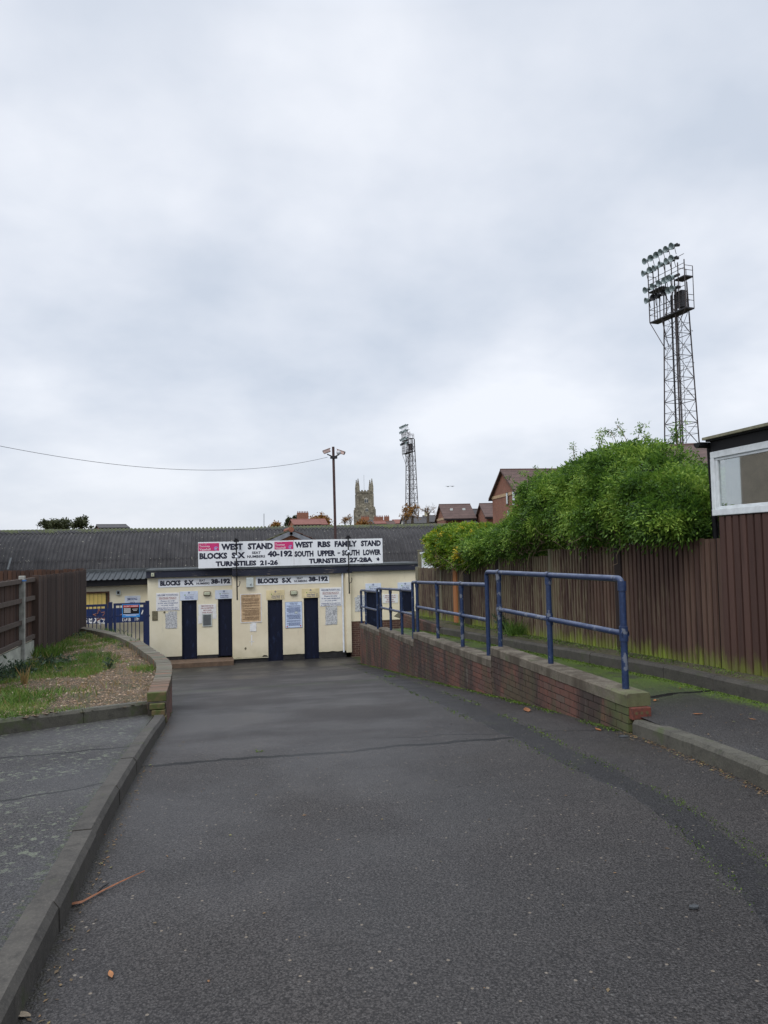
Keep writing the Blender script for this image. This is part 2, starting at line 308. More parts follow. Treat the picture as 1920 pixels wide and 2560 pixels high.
TILE = tiles('brown_roof_tile', (.075, .045, .038), (.11, .068, .058)); TILER = tiles('red_roof_tile', (.17, .065, .05), (.22, .09, .07)); TILEG = tiles('grey_slate', (.05, .048, .050), (.075, .07, .07), 4)
TILEM = tiles('mossy_roof_tile', (.055, .055, .035), (.10, .10, .045), 9)
def hbrick(name, a, b):
    M = Mt(name, .88); x, y, z = M.xyz(); v = M.n('ShaderNodeCombineXYZ', {0: M.math('ADD', x, y), 1: z}).outputs[0]
    br = M.n('ShaderNodeTexBrick', {0: v, 'Color1': a, 'Color2': b, 'Mortar': (.25, .19, .14), 'Scale': 2.2, 'Mortar Size': .012, 'Brick Width': .5, 'Row Height': .165}).outputs[0]
    M.col(M.mix(M.step(M.noise(.8, 5, .7), .4, .7, 0, .45), br, tuple(q*.5 for q in a))); return M.m
HBR = hbrick('house_brick', (.27, .10, .06), (.20, .075, .045)); HBR2 = hbrick('orange_house_brick', (.33, .12, .055), (.27, .095, .045))
HBRD = hbrick('dark_plinth_brick', (.10, .042, .03), (.065, .03, .024)); BAND = plain('pale_brick_band', (.45, .31, .18), .8, .2, 3); HCREAM = plain('cream_house_render', (.62, .56, .38), .8, .15, 1); HWHITE = plain('white_house_render', (.70, .69, .64), .8, .12, 1)
M = Mt('church_stone', .9); x, y, z = M.xyz(); v = M.vor(1.6, out='Color'); sp = M.n('ShaderNodeSeparateColor', {0: v}).outputs
c = M.ramp(sp[0], [(0, (.12, .105, .08)), (.5, (.20, .18, .135)), (1, (.31, .28, .21))]); c = M.mix(M.step(M.noise(.35, 5, .7), .42, .66, 0, .6), c, (.10, .088, .065)); M.col(c).bump(M.vor(1.6), .6, .1); STONE = M.m
M = Mt('tower_steel', .6, .4); c = M.mix(M.step(M.noise(1.2, 4, .7), .4, .65), (.035, .029, .03), (.07, .053, .05)); M.col(c); STEEL = M.m
DSTEEL = plain('dark_steel', (.018, .018, .022), .6, .3, 2); M = Mt('lamp_reflector', .35, .6); c = M.mix(M.step(M.noise(6, 3, .6), .4, .7), (.20, .26, .27), (.36, .43, .43)); M.col(c); LAMPM = M.m
RUSTP = plain('brown_painted_pole', (.060, .026, .022), .55, .4, 10); CAMB = plain('pinkish_camera_housing', (.50, .36, .32), .45, .15); CAMW = plain('pale_camera_dome', (.55, .57, .6), .3, .1)
BARK = plain('grey_brown_bark', (.085, .065, .045), .9, .4, 9, bump=.5); TWIG = plain('pale_twig', (.20, .15, .10), .9, .4, 9)
def leafm(name, cols, trans=.25, big=1.2, yel=None, sat=None):
    M = Mt(name, .55, .35); r = M.rand(); n = M.noise(big, 4, .6)
    f = M.math('ADD', M.math('MULTIPLY', r, .55), M.math('MULTIPLY', M.step(n, .34, .66), .45)); c = M.ramp(f, cols)
    if yel:
        x, y, z = M.xyz(); a = M.noise(yel[0], 3, .6, M.mp((1, 1, 1), (3, 1, 5))); mk = M.step(a, yel[1], yel[1]+.05)
        if yel[3]: mk = M.math('MULTIPLY', mk, M.step(y, *yel[3]))
        c = M.mix(M.math('MULTIPLY', mk, M.step(r, .2, .5)), c, yel[2])
    M.col(c); M.b.inputs['Subsurface Weight'].default_value = 0
    tr = M.n('ShaderNodeBsdfTranslucent', {0: c}); mx = M.n('ShaderNodeMixShader', {0: trans, 1: M.b.outputs[0], 2: tr.outputs[0]})
    M.t.links.new(mx.outputs[0], M.t.nodes['Material Output'].inputs[0]); return M.m
LEAF = leafm('climber_leaf', [(0, (.022, .055, .012)), (.3, (.062, .135, .020)), (.62, (.14, .255, .032)), (1, (.34, .47, .08))], .38, 1.6, (1.3, .72, (.50, .30, .02), None))
LEAFY = leafm('yellowing_leaf', [(0, (.04, .085, .012)), (.35, (.10, .19, .018)), (.7, (.21, .32, .028)), (1, (.42, .48, .05))], .4, 1.5, (1.9, .56, (.55, .42, .035), (12.5, 16.5)))
LEAFD = leafm('dark_leaf', [(0, (.02, .035, .012)), (.5, (.035, .055, .018)), (1, (.06, .08, .03))], .2)
GRASS = leafm('grass_blade', [(0, (.04, .085, .014)), (.45, (.085, .165, .024)), (.75, (.15, .24, .04)), (1, (.30, .25, .11))], .3, 1.0)
WEEDB = leafm('blue_green_weed_leaf', [(0, (.03, .055, .03)), (.6, (.055, .09, .05)), (1, (.09, .13, .08))], .25); STRAW = leafm('dry_grass', [(0, (.20, .14, .05)), (1, (.32, .22, .09))], .2)
AUT = leafm('autumn_leaf', [(0, (.16, .07, .015)), (.5, (.24, .11, .02)), (1, (.32, .17, .03))], .25, .3); OLIVE = leafm('olive_leaf', [(0, (.035, .045, .018)), (.6, (.06, .07, .028)), (1, (.09, .10, .04))], .2, .4)
DEAD = plain('dead_leaf', (.26, .10, .035), .7, .4, 30); FROND = plain('dry_frond', (.24, .085, .03), .6, .4, 14); SLATE = plain('slate_chip', (.05, .055, .06), .6, .2, 20); LITTER = plain('white_wrapper', (.75, .78, .82), .4, .1)
MOSS = leafm('moss_tuft', [(0, (.03, .055, .006)), (.6, (.075, .13, .012)), (1, (.15, .22, .02))], .1, 3)

# ------------------------------------------------------------------ mesh helpers
ORG = {}
class MB:
    def __init__(s): s.v = []; s.f = []
    def add(s, vs, fs):
        k = len(s.v); s.v += [tuple(p) for p in vs]; s.f += [tuple(k+i for i in f) for f in fs]; return s
    def box(s, x0, x1, y0, y1, z0, z1):
        return s.add([(x, y, z) for z in (z0, z1) for x, y in ((x0, y0), (x1, y0), (x1, y1), (x0, y1))], [(0,3,2,1),(4,5,6,7),(0,1,5,4),(1,2,6,5),(2,3,7,6),(3,0,4,7)])
    def hexa(s, b, t):
        return s.add(list(b)+list(t), [(0,3,2,1),(4,5,6,7),(0,1,5,4),(1,2,6,5),(2,3,7,6),(3,0,4,7)])
    def obox(s, c, ax, ay, az):
        c, ax, ay, az = map(Vector, (c, ax, ay, az))
        return s.hexa([c+i*ax+j*ay-az for i, j in ((-1,-1),(1,-1),(1,1),(-1,1))], [c+i*ax+j*ay+az for i, j in ((-1,-1),(1,-1),(1,1),(-1,1))])
    def tube(s, pts, r, n=8, cap=True):
        pts = [Vector(p) for p in pts]; rs = r if isinstance(r, (list, tuple)) else [r]*len(pts)
        k = len(s.v); last = None
        for i, p in enumerate(pts):
            t = (pts[min(i+1, len(pts)-1)]-pts[max(i-1, 0)]).normalized()
            a = last if last else (Vector((0, 0, 1)) if abs(t.z) < .9 else Vector((1, 0, 0)))
            u = (a - t*a.dot(t)); u = u.normalized() if u.length > 1e-6 else t.orthogonal().normalized(); last = u; v = t.cross(u)
            for j in range(n):
                an = 2*PI*j/n; s.v.append(tuple(p+(u*math.cos(an)+v*math.sin(an))*rs[i]))
        for i in range(len(pts)-1):
            for j in range(n):
                a = k+i*n+j; b = k+i*n+(j+1) % n; s.f.append((a, b, b+n, a+n))
        if cap: s.f.append(tuple(k+j for j in range(n))[::-1]); s.f.append(tuple(k+(len(pts)-1)*n+j for j in range(n)))
        return s
    def prism(s, poly, off):
        """planar polygon extruded by a vector"""
        off = Vector(off); n = len(poly); p = [Vector(q) for q in poly]
        return s.add(p+[q+off for q in p], [tuple(range(n))[::-1], tuple(range(n, 2*n))]+[(i, (i+1) % n, n+(i+1) % n, n+i) for i in range(n)])
    def lathe(s, c, axis, prof, n=12):
        c = Vector(c); t = Vector(axis).normalized(); u = t.orthogonal().normalized(); v = t.cross(u); k = len(s.v)
        for h, r in prof:
            for j in range(n): an = 2*PI*j/n; s.v.append(tuple(c+t*h+(u*math.cos(an)+v*math.sin(an))*r))
        for i in range(len(prof)-1):
            for j in range(n): a = k+i*n+j; b = k+i*n+(j+1) % n; s.f.append((a, b, b+n, a+n))
        return s
    def build(s, name, mat, parent=None, smooth=False, bevel=0, org=None):
        V = np.array(s.v, dtype=np.float64).reshape(-1, 3)
        if parent is not None: o3 = ORG[parent.name]
        elif org is not None: o3 = Vector(org)
        else: o3 = Vector(((V[:, 0].min()+V[:, 0].max())/2, (V[:, 1].min()+V[:, 1].max())/2, V[:, 2].min()))
        me = bpy.data.meshes.new(name); me.from_pydata([tuple(q) for q in V-np.array(o3)], [], s.f)
        me.materials.append(mat)
        if smooth:
            me.polygons.foreach_set('use_smooth', [True]*len(me.polygons))
        o = bpy.data.objects.new(name, me); COL.objects.link(o)
        if parent is not None: o.parent = parent
        else: o.location = o3
        ORG[o.name] = o3
        if bevel:
            b = o.modifiers.new('bevel', 'BEVEL'); b.width = bevel; b.segments = 2; b.limit_method = 'ANGLE'
        if smooth == 'auto':
            me.set_sharp_from_angle(angle=math.radians(40))
        return o
def tag(o, label=None, cat=None, group=None, kind=None):
    if label: o['label'] = label
    if cat: o['category'] = cat
    if group: o['group'] = group
    if kind: o['kind'] = kind
    return o
def empty(name, loc, label, cat, group=None):
    o = bpy.data.objects.new(name, None); o.location = loc; COL.objects.link(o); o.empty_display_size = .1
    ORG[o.name] = Vector(loc); return tag(o, label, cat, group)
def struct(mb, name, mat, **k): return tag(mb.build(name, mat, **k), kind='structure')

def text_mb(rows, y, mb=None, off=.012):
    """rows of (string, x0, x1, z0, z1): each string fitted into its rectangle on a wall that faces -y"""
    mb = mb or MB()
    for st, x0, x1, z0, z1 in rows:
        cu = bpy.data.curves.new('tmp', 'FONT'); cu.body = st; cu.size = 1; cu.offset = off; cu.resolution_u = 2
        ob = bpy.data.objects.new('tmp', cu); COL.objects.link(ob)
        me = bpy.data.meshes.new_from_object(ob.evaluated_get(bpy.context.evaluated_depsgraph_get()))
        co = [v.co.copy() for v in me.vertices]; fs = [tuple(p.vertices) for p in me.polygons]
        bpy.data.objects.remove(ob); bpy.data.curves.remove(cu); bpy.data.meshes.remove(me)
        if not co: continue
        ax, bx = min(c.x for c in co), max(c.x for c in co); az, bz = min(c.y for c in co), max(c.y for c in co)
        mb.add([(x0+(c.x-ax)/(bx-ax)*(x1-x0), y, z0+(c.y-az)/(bz-az)*(z1-z0)) for c in co], fs)
    return mb
def letters(rows, y, mat, parent, off=.012):
    for r_ in rows: text_mb([r_], y, off=off).build('lettering', mat, parent)
def bars(rows, y):
    mb = MB()
    for x0, x1, z0, z1 in rows: mb.add([(x0, y, z0), (x1, y, z0), (x1, y, z1), (x0, y, z1)], [(0, 1, 2, 3)])
    return mb
def ring_y(c, r0, r1, y, n=16, a0=0, a1=2*PI):
    mb = MB()
    P = [(c[0]+r*math.cos(a0+(a1-a0)*j/n), y, c[1]+r*math.sin(a0+(a1-a0)*j/n)) for j in range(n+1) for r in (r0, r1)]
    return mb.add(P, [(2*j, 2*j+1, 2*j+3, 2*j+2) for j in range(n)])

# ------------------------------------------------------------------ terrain, road, paths
def sheet(name, xs_fn, ys, zfn, mat, nx=6, dz=0):
    mb = MB(); V = []
    for yv in ys:
        a, b = xs_fn(yv)
        for i in range(nx+1):
            xv = a+(b-a)*i/nx; V.append((xv, yv, zfn(xv, yv)+dz))
    n = nx+1
    mb.add(V, [(j*n+i, j*n+i+1, (j+1)*n+i+1, (j+1)*n+i) for j in range(len(ys)-1) for i in range(nx)])
    return struct(mb, name, mat, smooth=True)
ys = [-60, -40, -20]+[-10+.5*k for k in range(80)]+[40, 80, 200, 500, 1200]
sheet('ground', lambda y: (-900, 900), ys, lambda x, y: zr(y)-.12, SOIL, 8)
WX = [(6.16, 3.575), (9.9, 3.665), (15, 3.865), (19.5, 4.08), (22.9, 4.18)]       # outer face of the right wall
def wx(y): return float(np.interp(y, [a for a, b in WX], [b for a, b in WX]))
def kx(y): return float(np.interp(y, [-3, 0, 3, 4.5, 5.3, 6.16], [2.2, 2.75, 3.25, 3.42, 3.50, 3.575]))  # right kerb, road side
fine_y = [-3+.2*k for k in range(146)]
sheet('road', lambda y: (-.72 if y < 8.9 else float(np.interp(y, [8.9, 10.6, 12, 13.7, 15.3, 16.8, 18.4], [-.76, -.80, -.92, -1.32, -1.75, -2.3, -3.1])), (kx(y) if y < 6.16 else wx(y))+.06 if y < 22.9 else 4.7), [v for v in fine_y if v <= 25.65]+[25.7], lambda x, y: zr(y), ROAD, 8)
sheet('forecourt', lambda y: (-14, -.71), [v for v in fine_y if 12.5 < v <= 25.6]+[26.9], lambda x, y: zr(y)-.01, FOOT, 6)
sheet('footpath', lambda y: (-14, -.79), [v for v in fine_y if v <= 9.7], lambda x, y: zr(y)+.115, FOOT, 6)
def px0(y): return (kx(y)+.1 if y < 6.16 else wx(y)+.1) if y < 22.9 else 4.62
sheet('ramp_path', lambda y: (px0(y), 5.3 if y < 20.9 else 6.9), [-3+.25*k for k in range(115)], lambda x, y: max(pz(y), zr(y)+.11) if y < 6.5 else pz(y), PATH, 6)
# dark reinstatement strip in the tarmac
Rpx = [(1906,2146),(1830,2092),(1762,2045),(1670,1993),(1581,1947),(1500,1905),(1436,1878),(1330,1822),(1225,1775),(1120,1735),(1030,1702),(960,1675),(905,1658)]
Lpx = [(1920,2345),(1870,2265),(1816,2193),(1730,2110),(1635,2030),(1540,1975),(1454,1933),(1330,1872),(1200,1810),(1080,1755),(985,1712),(915,1682),(850,1660)]
def smooth_poly(P, k=6):
    out = []
    for i in range(len(P)-1):
        a, b, c, d = P[max(i-1, 0)], P[i], P[i+1], P[min(i+2, len(P)-1)]
        for j in range(k):
            t = j/k; out.append(.5*((2*b)+(-a+c)*t+(2*a-5*b+4*c-d)*t*t+(-a+3*b-3*c+d)*t**3))
    return out+[P[-1]]
RG = [ground_at(*p) for p in Rpx]; LG = [ground_at(*p) for p in Lpx]
RG.insert(0, RG[0]+(RG[0]-RG[1])*1.6); LG.insert(0, LG[0]+(LG[0]-LG[1])*1.4)
RG.insert(0, RG[0]+(RG[0]-RG[1])*.8+Vector((.15,0,0))); LG.insert(0, LG[0]+(LG[0]-LG[1])*.8)
RG, LG = smooth_poly(RG, 14), smooth_poly(LG, 14)
mb = MB(); V = []
for i, (a, b) in enumerate(zip(RG, LG)):
    for j, t in enumerate((0, .06, .35, .65, .94, 1)):
        p = a.lerp(b, t); e_ = a if j < 2 else b; jit = (mnoise.noise(e_*3)*.04+mnoise.noise(e_*11)*.018) if j in (0, 1, 4, 5) else 0
        V.append((p.x+jit, p.y, zr(p.y)+(.004 if 0 < j < 5 else -.004)))
mb.add(V, [(i*6+j, i*6+j+1, i*6+j+7, i*6+j+6) for i in range(len(RG)-1) for j in range(5)]); struct(mb, 'road_patch', TRENCH)

# leaf-like scatter of tiny faces: used for moss, grass, weeds, crowns
def faces_obj(name, P, D, U, L, W, mat, parent=None, shape='diamond'):
    """P base, D direction, U side (unit), L length, W width: one diamond face each"""
    P, D, U = (np.asarray(q, dtype=np.float64) for q in (P, D, U)); L = np.asarray(L)[:, None]; W = np.asarray(W)[:, None]
    n = len(P); nrm = np.cross(D, U)
    if shape == 'diamond': V = np.stack([P, P+D*L*.45+U*W*.5+nrm*L*.05, P+D*L, P+D*L*.45-U*W*.5+nrm*L*.05], 1)
    else: V = np.stack([P-U*W*.5, P+U*W*.5, P+D*L+U*W*.12, P+D*L-U*W*.12], 1)
    V = V.reshape(-1, 3); o3 = ORG[parent.name] if parent is not None else Vector(((V[:, 0].min()+V[:, 0].max())/2, (V[:, 1].min()+V[:, 1].max())/2, V[:, 2].min()))
    me = bpy.data.meshes.new(name); me.vertices.add(4*n); me.vertices.foreach_set('co', (V-np.array(o3)).ravel())
    me.loops.add(4*n); me.loops.foreach_set('vertex_index', np.arange(4*n)); me.polygons.add(n); me.polygons.foreach_set('loop_start', np.arange(0, 4*n, 4)); me.polygons.foreach_set('loop_total', np.full(n, 4))
    me.update(); me.validate(); me.materials.append(mat); o = bpy.data.objects.new(name, me); COL.objects.link(o)
    if parent is not None: o.parent = parent
    else: o.location = o3
    ORG[o.name] = o3; return o
def unit(a): return a/np.maximum(np.linalg.norm(a, axis=1, keepdims=True), 1e-9)
RS = np.random.RandomState(5)
def tuft_pts(pts, h, spread=.5, per=1):
    P = np.repeat(np.array(pts), per, 0); n = len(P); D = unit(np.c_[RS.randn(n, 2)*spread, np.ones(n)]); U = unit(np.cross(D, RS.randn(n, 3)))
    return P, D, U
# ------------------------------------------------------------------ kerbs
def kerb(name, line, wdt, hgt, mat, side=1, stone=.915, depth=.3, ch=.03, zfn=None, gap=.006):
    """chamfered kerb stones along a polyline of (x, y); zfn gives the road level; side = which way its back lies"""
    pts = [Vector((a, b, 0)) for a, b in line]; mb = MB(); seg = []; L = [0]
    for a, b in zip(pts, pts[1:]): L.append(L[-1]+(b-a).length)
    def P(d):
        i = max(0, min(len(pts)-2, int(np.searchsorted(L, d)-1))); t = (d-L[i])/(L[i+1]-L[i]); return pts[i].lerp(pts[i+1], t), (pts[i+1]-pts[i]).normalized()
    d = 0
    while d < L[-1]-.05:
        e_ = min(d+stone, L[-1]); rows = []; jz = rnd.uniform(-.004, .004); jx = rnd.uniform(-.004, .004)
        for k in range(4):
            q, t = P(d+gap/2+(e_-d-gap)*k/3); nrm = Vector((-t.y, t.x, 0))*side; z = zfn(q.x, q.y)
            prof = [(0, -depth), (0.008, hgt-ch), (ch, hgt), (wdt, hgt), (wdt, -depth)]
            rows.append([(q+nrm*(a+jx)+Vector((0, 0, z+b+(jz if b > 0 else 0)))) for a, b in prof])
        n = 5; V = [p for r in rows for p in r]
        fs = [(i*n+j, i*n+(j+1) % n, (i+1)*n+(j+1) % n, (i+1)*n+j) for i in range(3) for j in range(n)]+[tuple(range(n))[::-1], tuple(range(3*n, 4*n))]
        mb.add(V, fs); d = e_
    return struct(mb, name, mat)
kerb('kerb', [(-.67, -3), (-.68, 2), (-.67, 5), (-.65, 9.0)], .125, .13, KERB, 1, zfn=lambda x, y: zr(y))
kerb('kerb', [(kx(v), v) for v in (6.1, 5.3, 4.5, 3, 0, -3)], .15, .13, KERB2, 1, zfn=lambda x, y: zr(y))
TK = [(-.80, 9.36), (-2.2, 8.2), (-3.6, 7.0), (-7.5, 3.9)]
kerb('kerb', TK, .12, .11, KERB2, -1, zfn=lambda x, y: float(np.interp(x, [-7, -2.2, -.8], [-.1, -.255, -.385])))
kerb('kerb', [(5.1, -3), (5.1, 6), (5.12, 12), (5.12, 17.3)], .11, .15, KERB, -1, zfn=lambda x, y: pz(y), depth=.3)
def vz(x, y):
    zt_ = -.0395*y+.34 if y < 21 else -.49; t = min(1, max(0, (x-5.18)/.2)); return (pz(min(y, 20))+.13)*(1-t)+zt_*t+.01*mnoise.noise(Vector((x*7, y*5, 0)))
sheet('verge', lambda y: (5.18, 6.2), [-3+.25*k for k in range(103)], vz, SOIL, 10)
sheet('garden_ground', lambda y: (6.19, 60), [-3+.5*k for k in range(52)], lambda x, y: (-.0395*y+.36-.02 if y < 21 else -.49), SOIL, 3)

# ------------------------------------------------------------------ planter on the left
def bedz(x, y): return -.285+.13*min(1, max(0, (-x-.9)/1.4))*min(1, max(0, (12.5-y)/4))
WL = smooth_poly([Vector(p) for p in ((-.765, 9.10, 0), (-.80, 10.6, 0), (-.92, 12.0, 0), (-1.32, 13.7, 0), (-1.75, 15.3, 0), (-2.30, 16.8, 0), (-3.15, 18.45, 0), (-4.2, 20.2, 0))], 10)
def inside_bed(x, y):
    if y < float(np.interp(x, [-7.5, -3.6, -2.2, -.8], [3.9, 7.0, 8.2, 9.36]))+.04: return False
    if x < -3.45 and y > 12: return False
    if y > 9.4:
        xw = float(np.interp(y, [p.y for p in WL], [p.x for p in WL]))
        if x > xw: return False
    return -7.5 < x < -.78 and y < 19
mb = MB(); cell = .08; idx = {}
gx = np.arange(-7.5, -.6, cell); gy = np.arange(3.8, 19, cell)
for xv in gx:
    for yv in gy:
        if inside_bed(xv+cell/2, yv+cell/2):
            q = []
            for a, b in ((0, 0), (1, 0), (1, 1), (0, 1)):
                k = (round((xv+a*cell)*100), round((yv+b*cell)*100))
                if k not in idx: idx[k] = len(mb.v); X, Yv = xv+a*cell, yv+b*cell; mb.v.append((X, Yv, bedz(X, Yv)+.05*mnoise.noise(Vector((X*1.3, Yv*1.3, 0)))+.018*mnoise.noise(Vector((X*6, Yv*6, 3)))))
                q.append(idx[k])
            mb.f.append(tuple(q))
struct(mb, 'gravel_bed', GRAVEL, smooth=True)
# pebbles
bp = []
while len(bp) < 5200:
    X, Yv = rnd.uniform(-4.5, -.8), rnd.uniform(7.6, 18.5)
    if inside_bed(X, Yv) and inside_bed(X+.1, Yv): bp.append((X, Yv, bedz(X, Yv)+.05*mnoise.noise(Vector((X*1.3, Yv*1.3, 0)))+.004))
bp = np.array(bp)
mb = MB()
for p in bp[:2600]:
    r = rnd.uniform(.007, .02); a = rnd.uniform(0, 3); ca, sa = math.cos(a)*r, math.sin(a)*r; x, y, z = p
    mb.add([(x+ca*1.3, y+sa*1.3, z), (x-sa, y+ca, z), (x-ca*1.3, y-sa*1.3, z), (x+sa, y-ca, z), (x, y, z+r*.8), (x, y, z-r)], [(0,1,4),(1,2,4),(2,3,4),(3,0,4)])
M = Mt('pebble', .85); M.col(M.ramp(M.rand(), [(0, (.10, .065, .04)), (.5, (.24, .16, .10)), (.85, (.34, .24, .16)), (1, (.42, .36, .28))]))
tag(mb.build('gravel', M.m), kind='stuff')
# grass on the bed and moss on the ground
def veg_mask(x, y): return mnoise.noise(Vector((x*.75+4, y*.45, 0)))+.55*mnoise.noise(Vector((x*2.3, y*1.7, 5)))
G = []; D_ = []
for k in range(120000):
    X, Yv = rnd.uniform(-4.6, -.8), rnd.uniform(6.5, 18.6)
    if inside_bed(X, Yv) and veg_mask(X, Yv)+(.24 if X < -1.9 else -.16)+(.12 if Yv < 10.0 else 0) > .04+rnd.uniform(0, .3): G.append((X, Yv, bedz(X, Yv)+.03*mnoise.noise(Vector((X*1.3, Yv*1.3, 0)))))
G = np.array(G); P, D, U = tuft_pts(G, 1, .75); n = len(P); hh = RS.uniform(.025, .085, n)
tag(faces_obj('grass', P, D, U, hh, RS.uniform(.005, .011, n), GRASS, shape='blade'), kind='stuff')
S = []
while len(S) < 900:
    X, Yv = rnd.uniform(-4.2, -.85), rnd.uniform(7.6, 18)
    if inside_bed(X, Yv): S.append((X, Yv, bedz(X, Yv)))
P, D, U = tuft_pts(S, 1, .5, 2); n = len(P)
tag(faces_obj('dry_grass', P, D, U, RS.uniform(.04, .16, n), RS.uniform(.004, .008, n), STRAW, shape='blade'), kind='stuff')
# moss and creeping weeds: foot of the right wall, along the path edge and the verge
Q = []
for k in range(9000):
    y = rnd.uniform(6.3, 23); X = wx(y)-abs(rnd.gauss(0, .05)); 
    if mnoise.noise(Vector((y*1.3, 0, 2)))+rnd.uniform(-.3, .3) > 0: Q.append((X, y, zr(y)))
for k in range(16000):
    y = rnd.uniform(3.5, 21); t = rnd.random()
    if t < .68: Q.append((rnd.uniform(5.22, 5.56), y, -.0395*y+.34)) if mnoise.noise(Vector((y*1.1, t, 7)))+rnd.uniform(-.35, .35) > -.08 else None
    else: Q.append((5.09-abs(rnd.gauss(0, .07)), y, pz(y)))
for ed in (RG, LG):
    for k in range(1800):
        i = rnd.randint(0, len(ed)-2); q = ed[i].lerp(ed[i+1], rnd.random())
        if mnoise.noise(Vector((q.x*2.2, q.y*1.6, 9)))+rnd.uniform(-.3, .3) > .0: Q.append((q.x+rnd.gauss(0, .035), q.y+rnd.gauss(0, .02), zr(q.y)+.003))
P, D, U = tuft_pts(Q, 1, 1.1); n = len(P)
tag(faces_obj('moss', P, D, U, RS.uniform(.008, .028, n)*np.clip(P[:, 1]/9, .5, 1), RS.uniform(.008, .02, n)*np.clip(P[:, 1]/9, .5, 1), MOSS), kind='stuff')

# curved brick wall round the planter
wl_ = empty('planter_wall', (-.8, 9.42, zr(9.42)), 'curved low brick wall with brick-on-edge coping round the gravel planter', 'brick wall')
cum = [0]
for a, b in zip(WL, WL[1:]): cum.append(cum[-1]+(b-a).length)
def WP(d):
    i = max(0, min(len(WL)-2, int(np.searchsorted(cum, d)-1))); t = (d-cum[i])/(cum[i+1]-cum[i]); q = WL[i].lerp(WL[i+1], t); tt = (WL[min(i+2, len(WL)-1)]-WL[max(i-1, 0)]).normalized(); return q, tt
def wtop(d): return float(np.interp(d, [0, 3, 12], [-.135, -.165, -.215]))
mb = MB(); rows = []; NW = 60
for k in range(NW+1):
    q, t = WP(cum[-1]*k/NW); nrm = Vector((t.y, -t.x, 0)); z = wtop(cum[-1]*k/NW)-.105
    rows += [q+nrm*.10+Vector((0, 0, -2.4)), q+nrm*.10+Vector((0, 0, z)), q-nrm*.10+Vector((0, 0, z)), q-nrm*.10+Vector((0, 0, -2.4))]
mb.add(rows, [(i*4+j, i*4+(j+1) % 4, i*4+4+(j+1) % 4, i*4+4+j) for i in range(NW) for j in range(4)]+[(3, 2, 1, 0)]); mb.build('mortar_core', MORTAR, wl_)
mb = MB(); 
for ln in range(22):
    d = (.1125 if ln % 2 else 0)
    while d < cum[-1]-.25:
        q, t = WP(d+.107); nrm = Vector((t.y, -t.x, 0)); z = wtop(d)-.108-.075*ln-.036
        if z > zr(q.y)-.1:
            for sd in (1, -1):
                if sd < 0 and ln > 3: continue
                mb.obox(q+nrm*sd*.056+Vector((0, 0, z)), t*.1045, nrm*.05, (0, 0, .0325))
        d += .225
mb.build('brickwork', BRICK, wl_)
mb = MB(); d = .12
while d < cum[-1]-.05:
    q, t = WP(d); nrm = Vector((t.y, -t.x, 0)); j = rnd.uniform(-.005, .005)
    mb.obox(q+nrm*j+Vector((0, 0, wtop(d)-.052+j*.6)), t*.0315, nrm*.1085, (0, 0, .052)); d += .074
mb.build('coping', BRICKC, wl_)
mb = MB(); mb.obox((-.766, 9.18, wtop(0)-.052), (.108, 0, 0), (0, .035, 0), (0, 0, .052)); mb.build('end_brick', MOSSB, wl_, bevel=.006)
mb = MB(); mb.obox((-.74, 9.08, -.35), (.075, 0, 0), (0, .05, 0), (0, 0, .03)); mb.obox((-.755, 9.10, -.28), (.085, 0, 0), (0, .05, 0), (0, 0, .032)); mb.obox((-.74, 9.07, -.425), (.09, 0, 0), (0, .06, 0), (0, 0, .035)); mb.build('end_brick', MOSSB, wl_, bevel=.006)

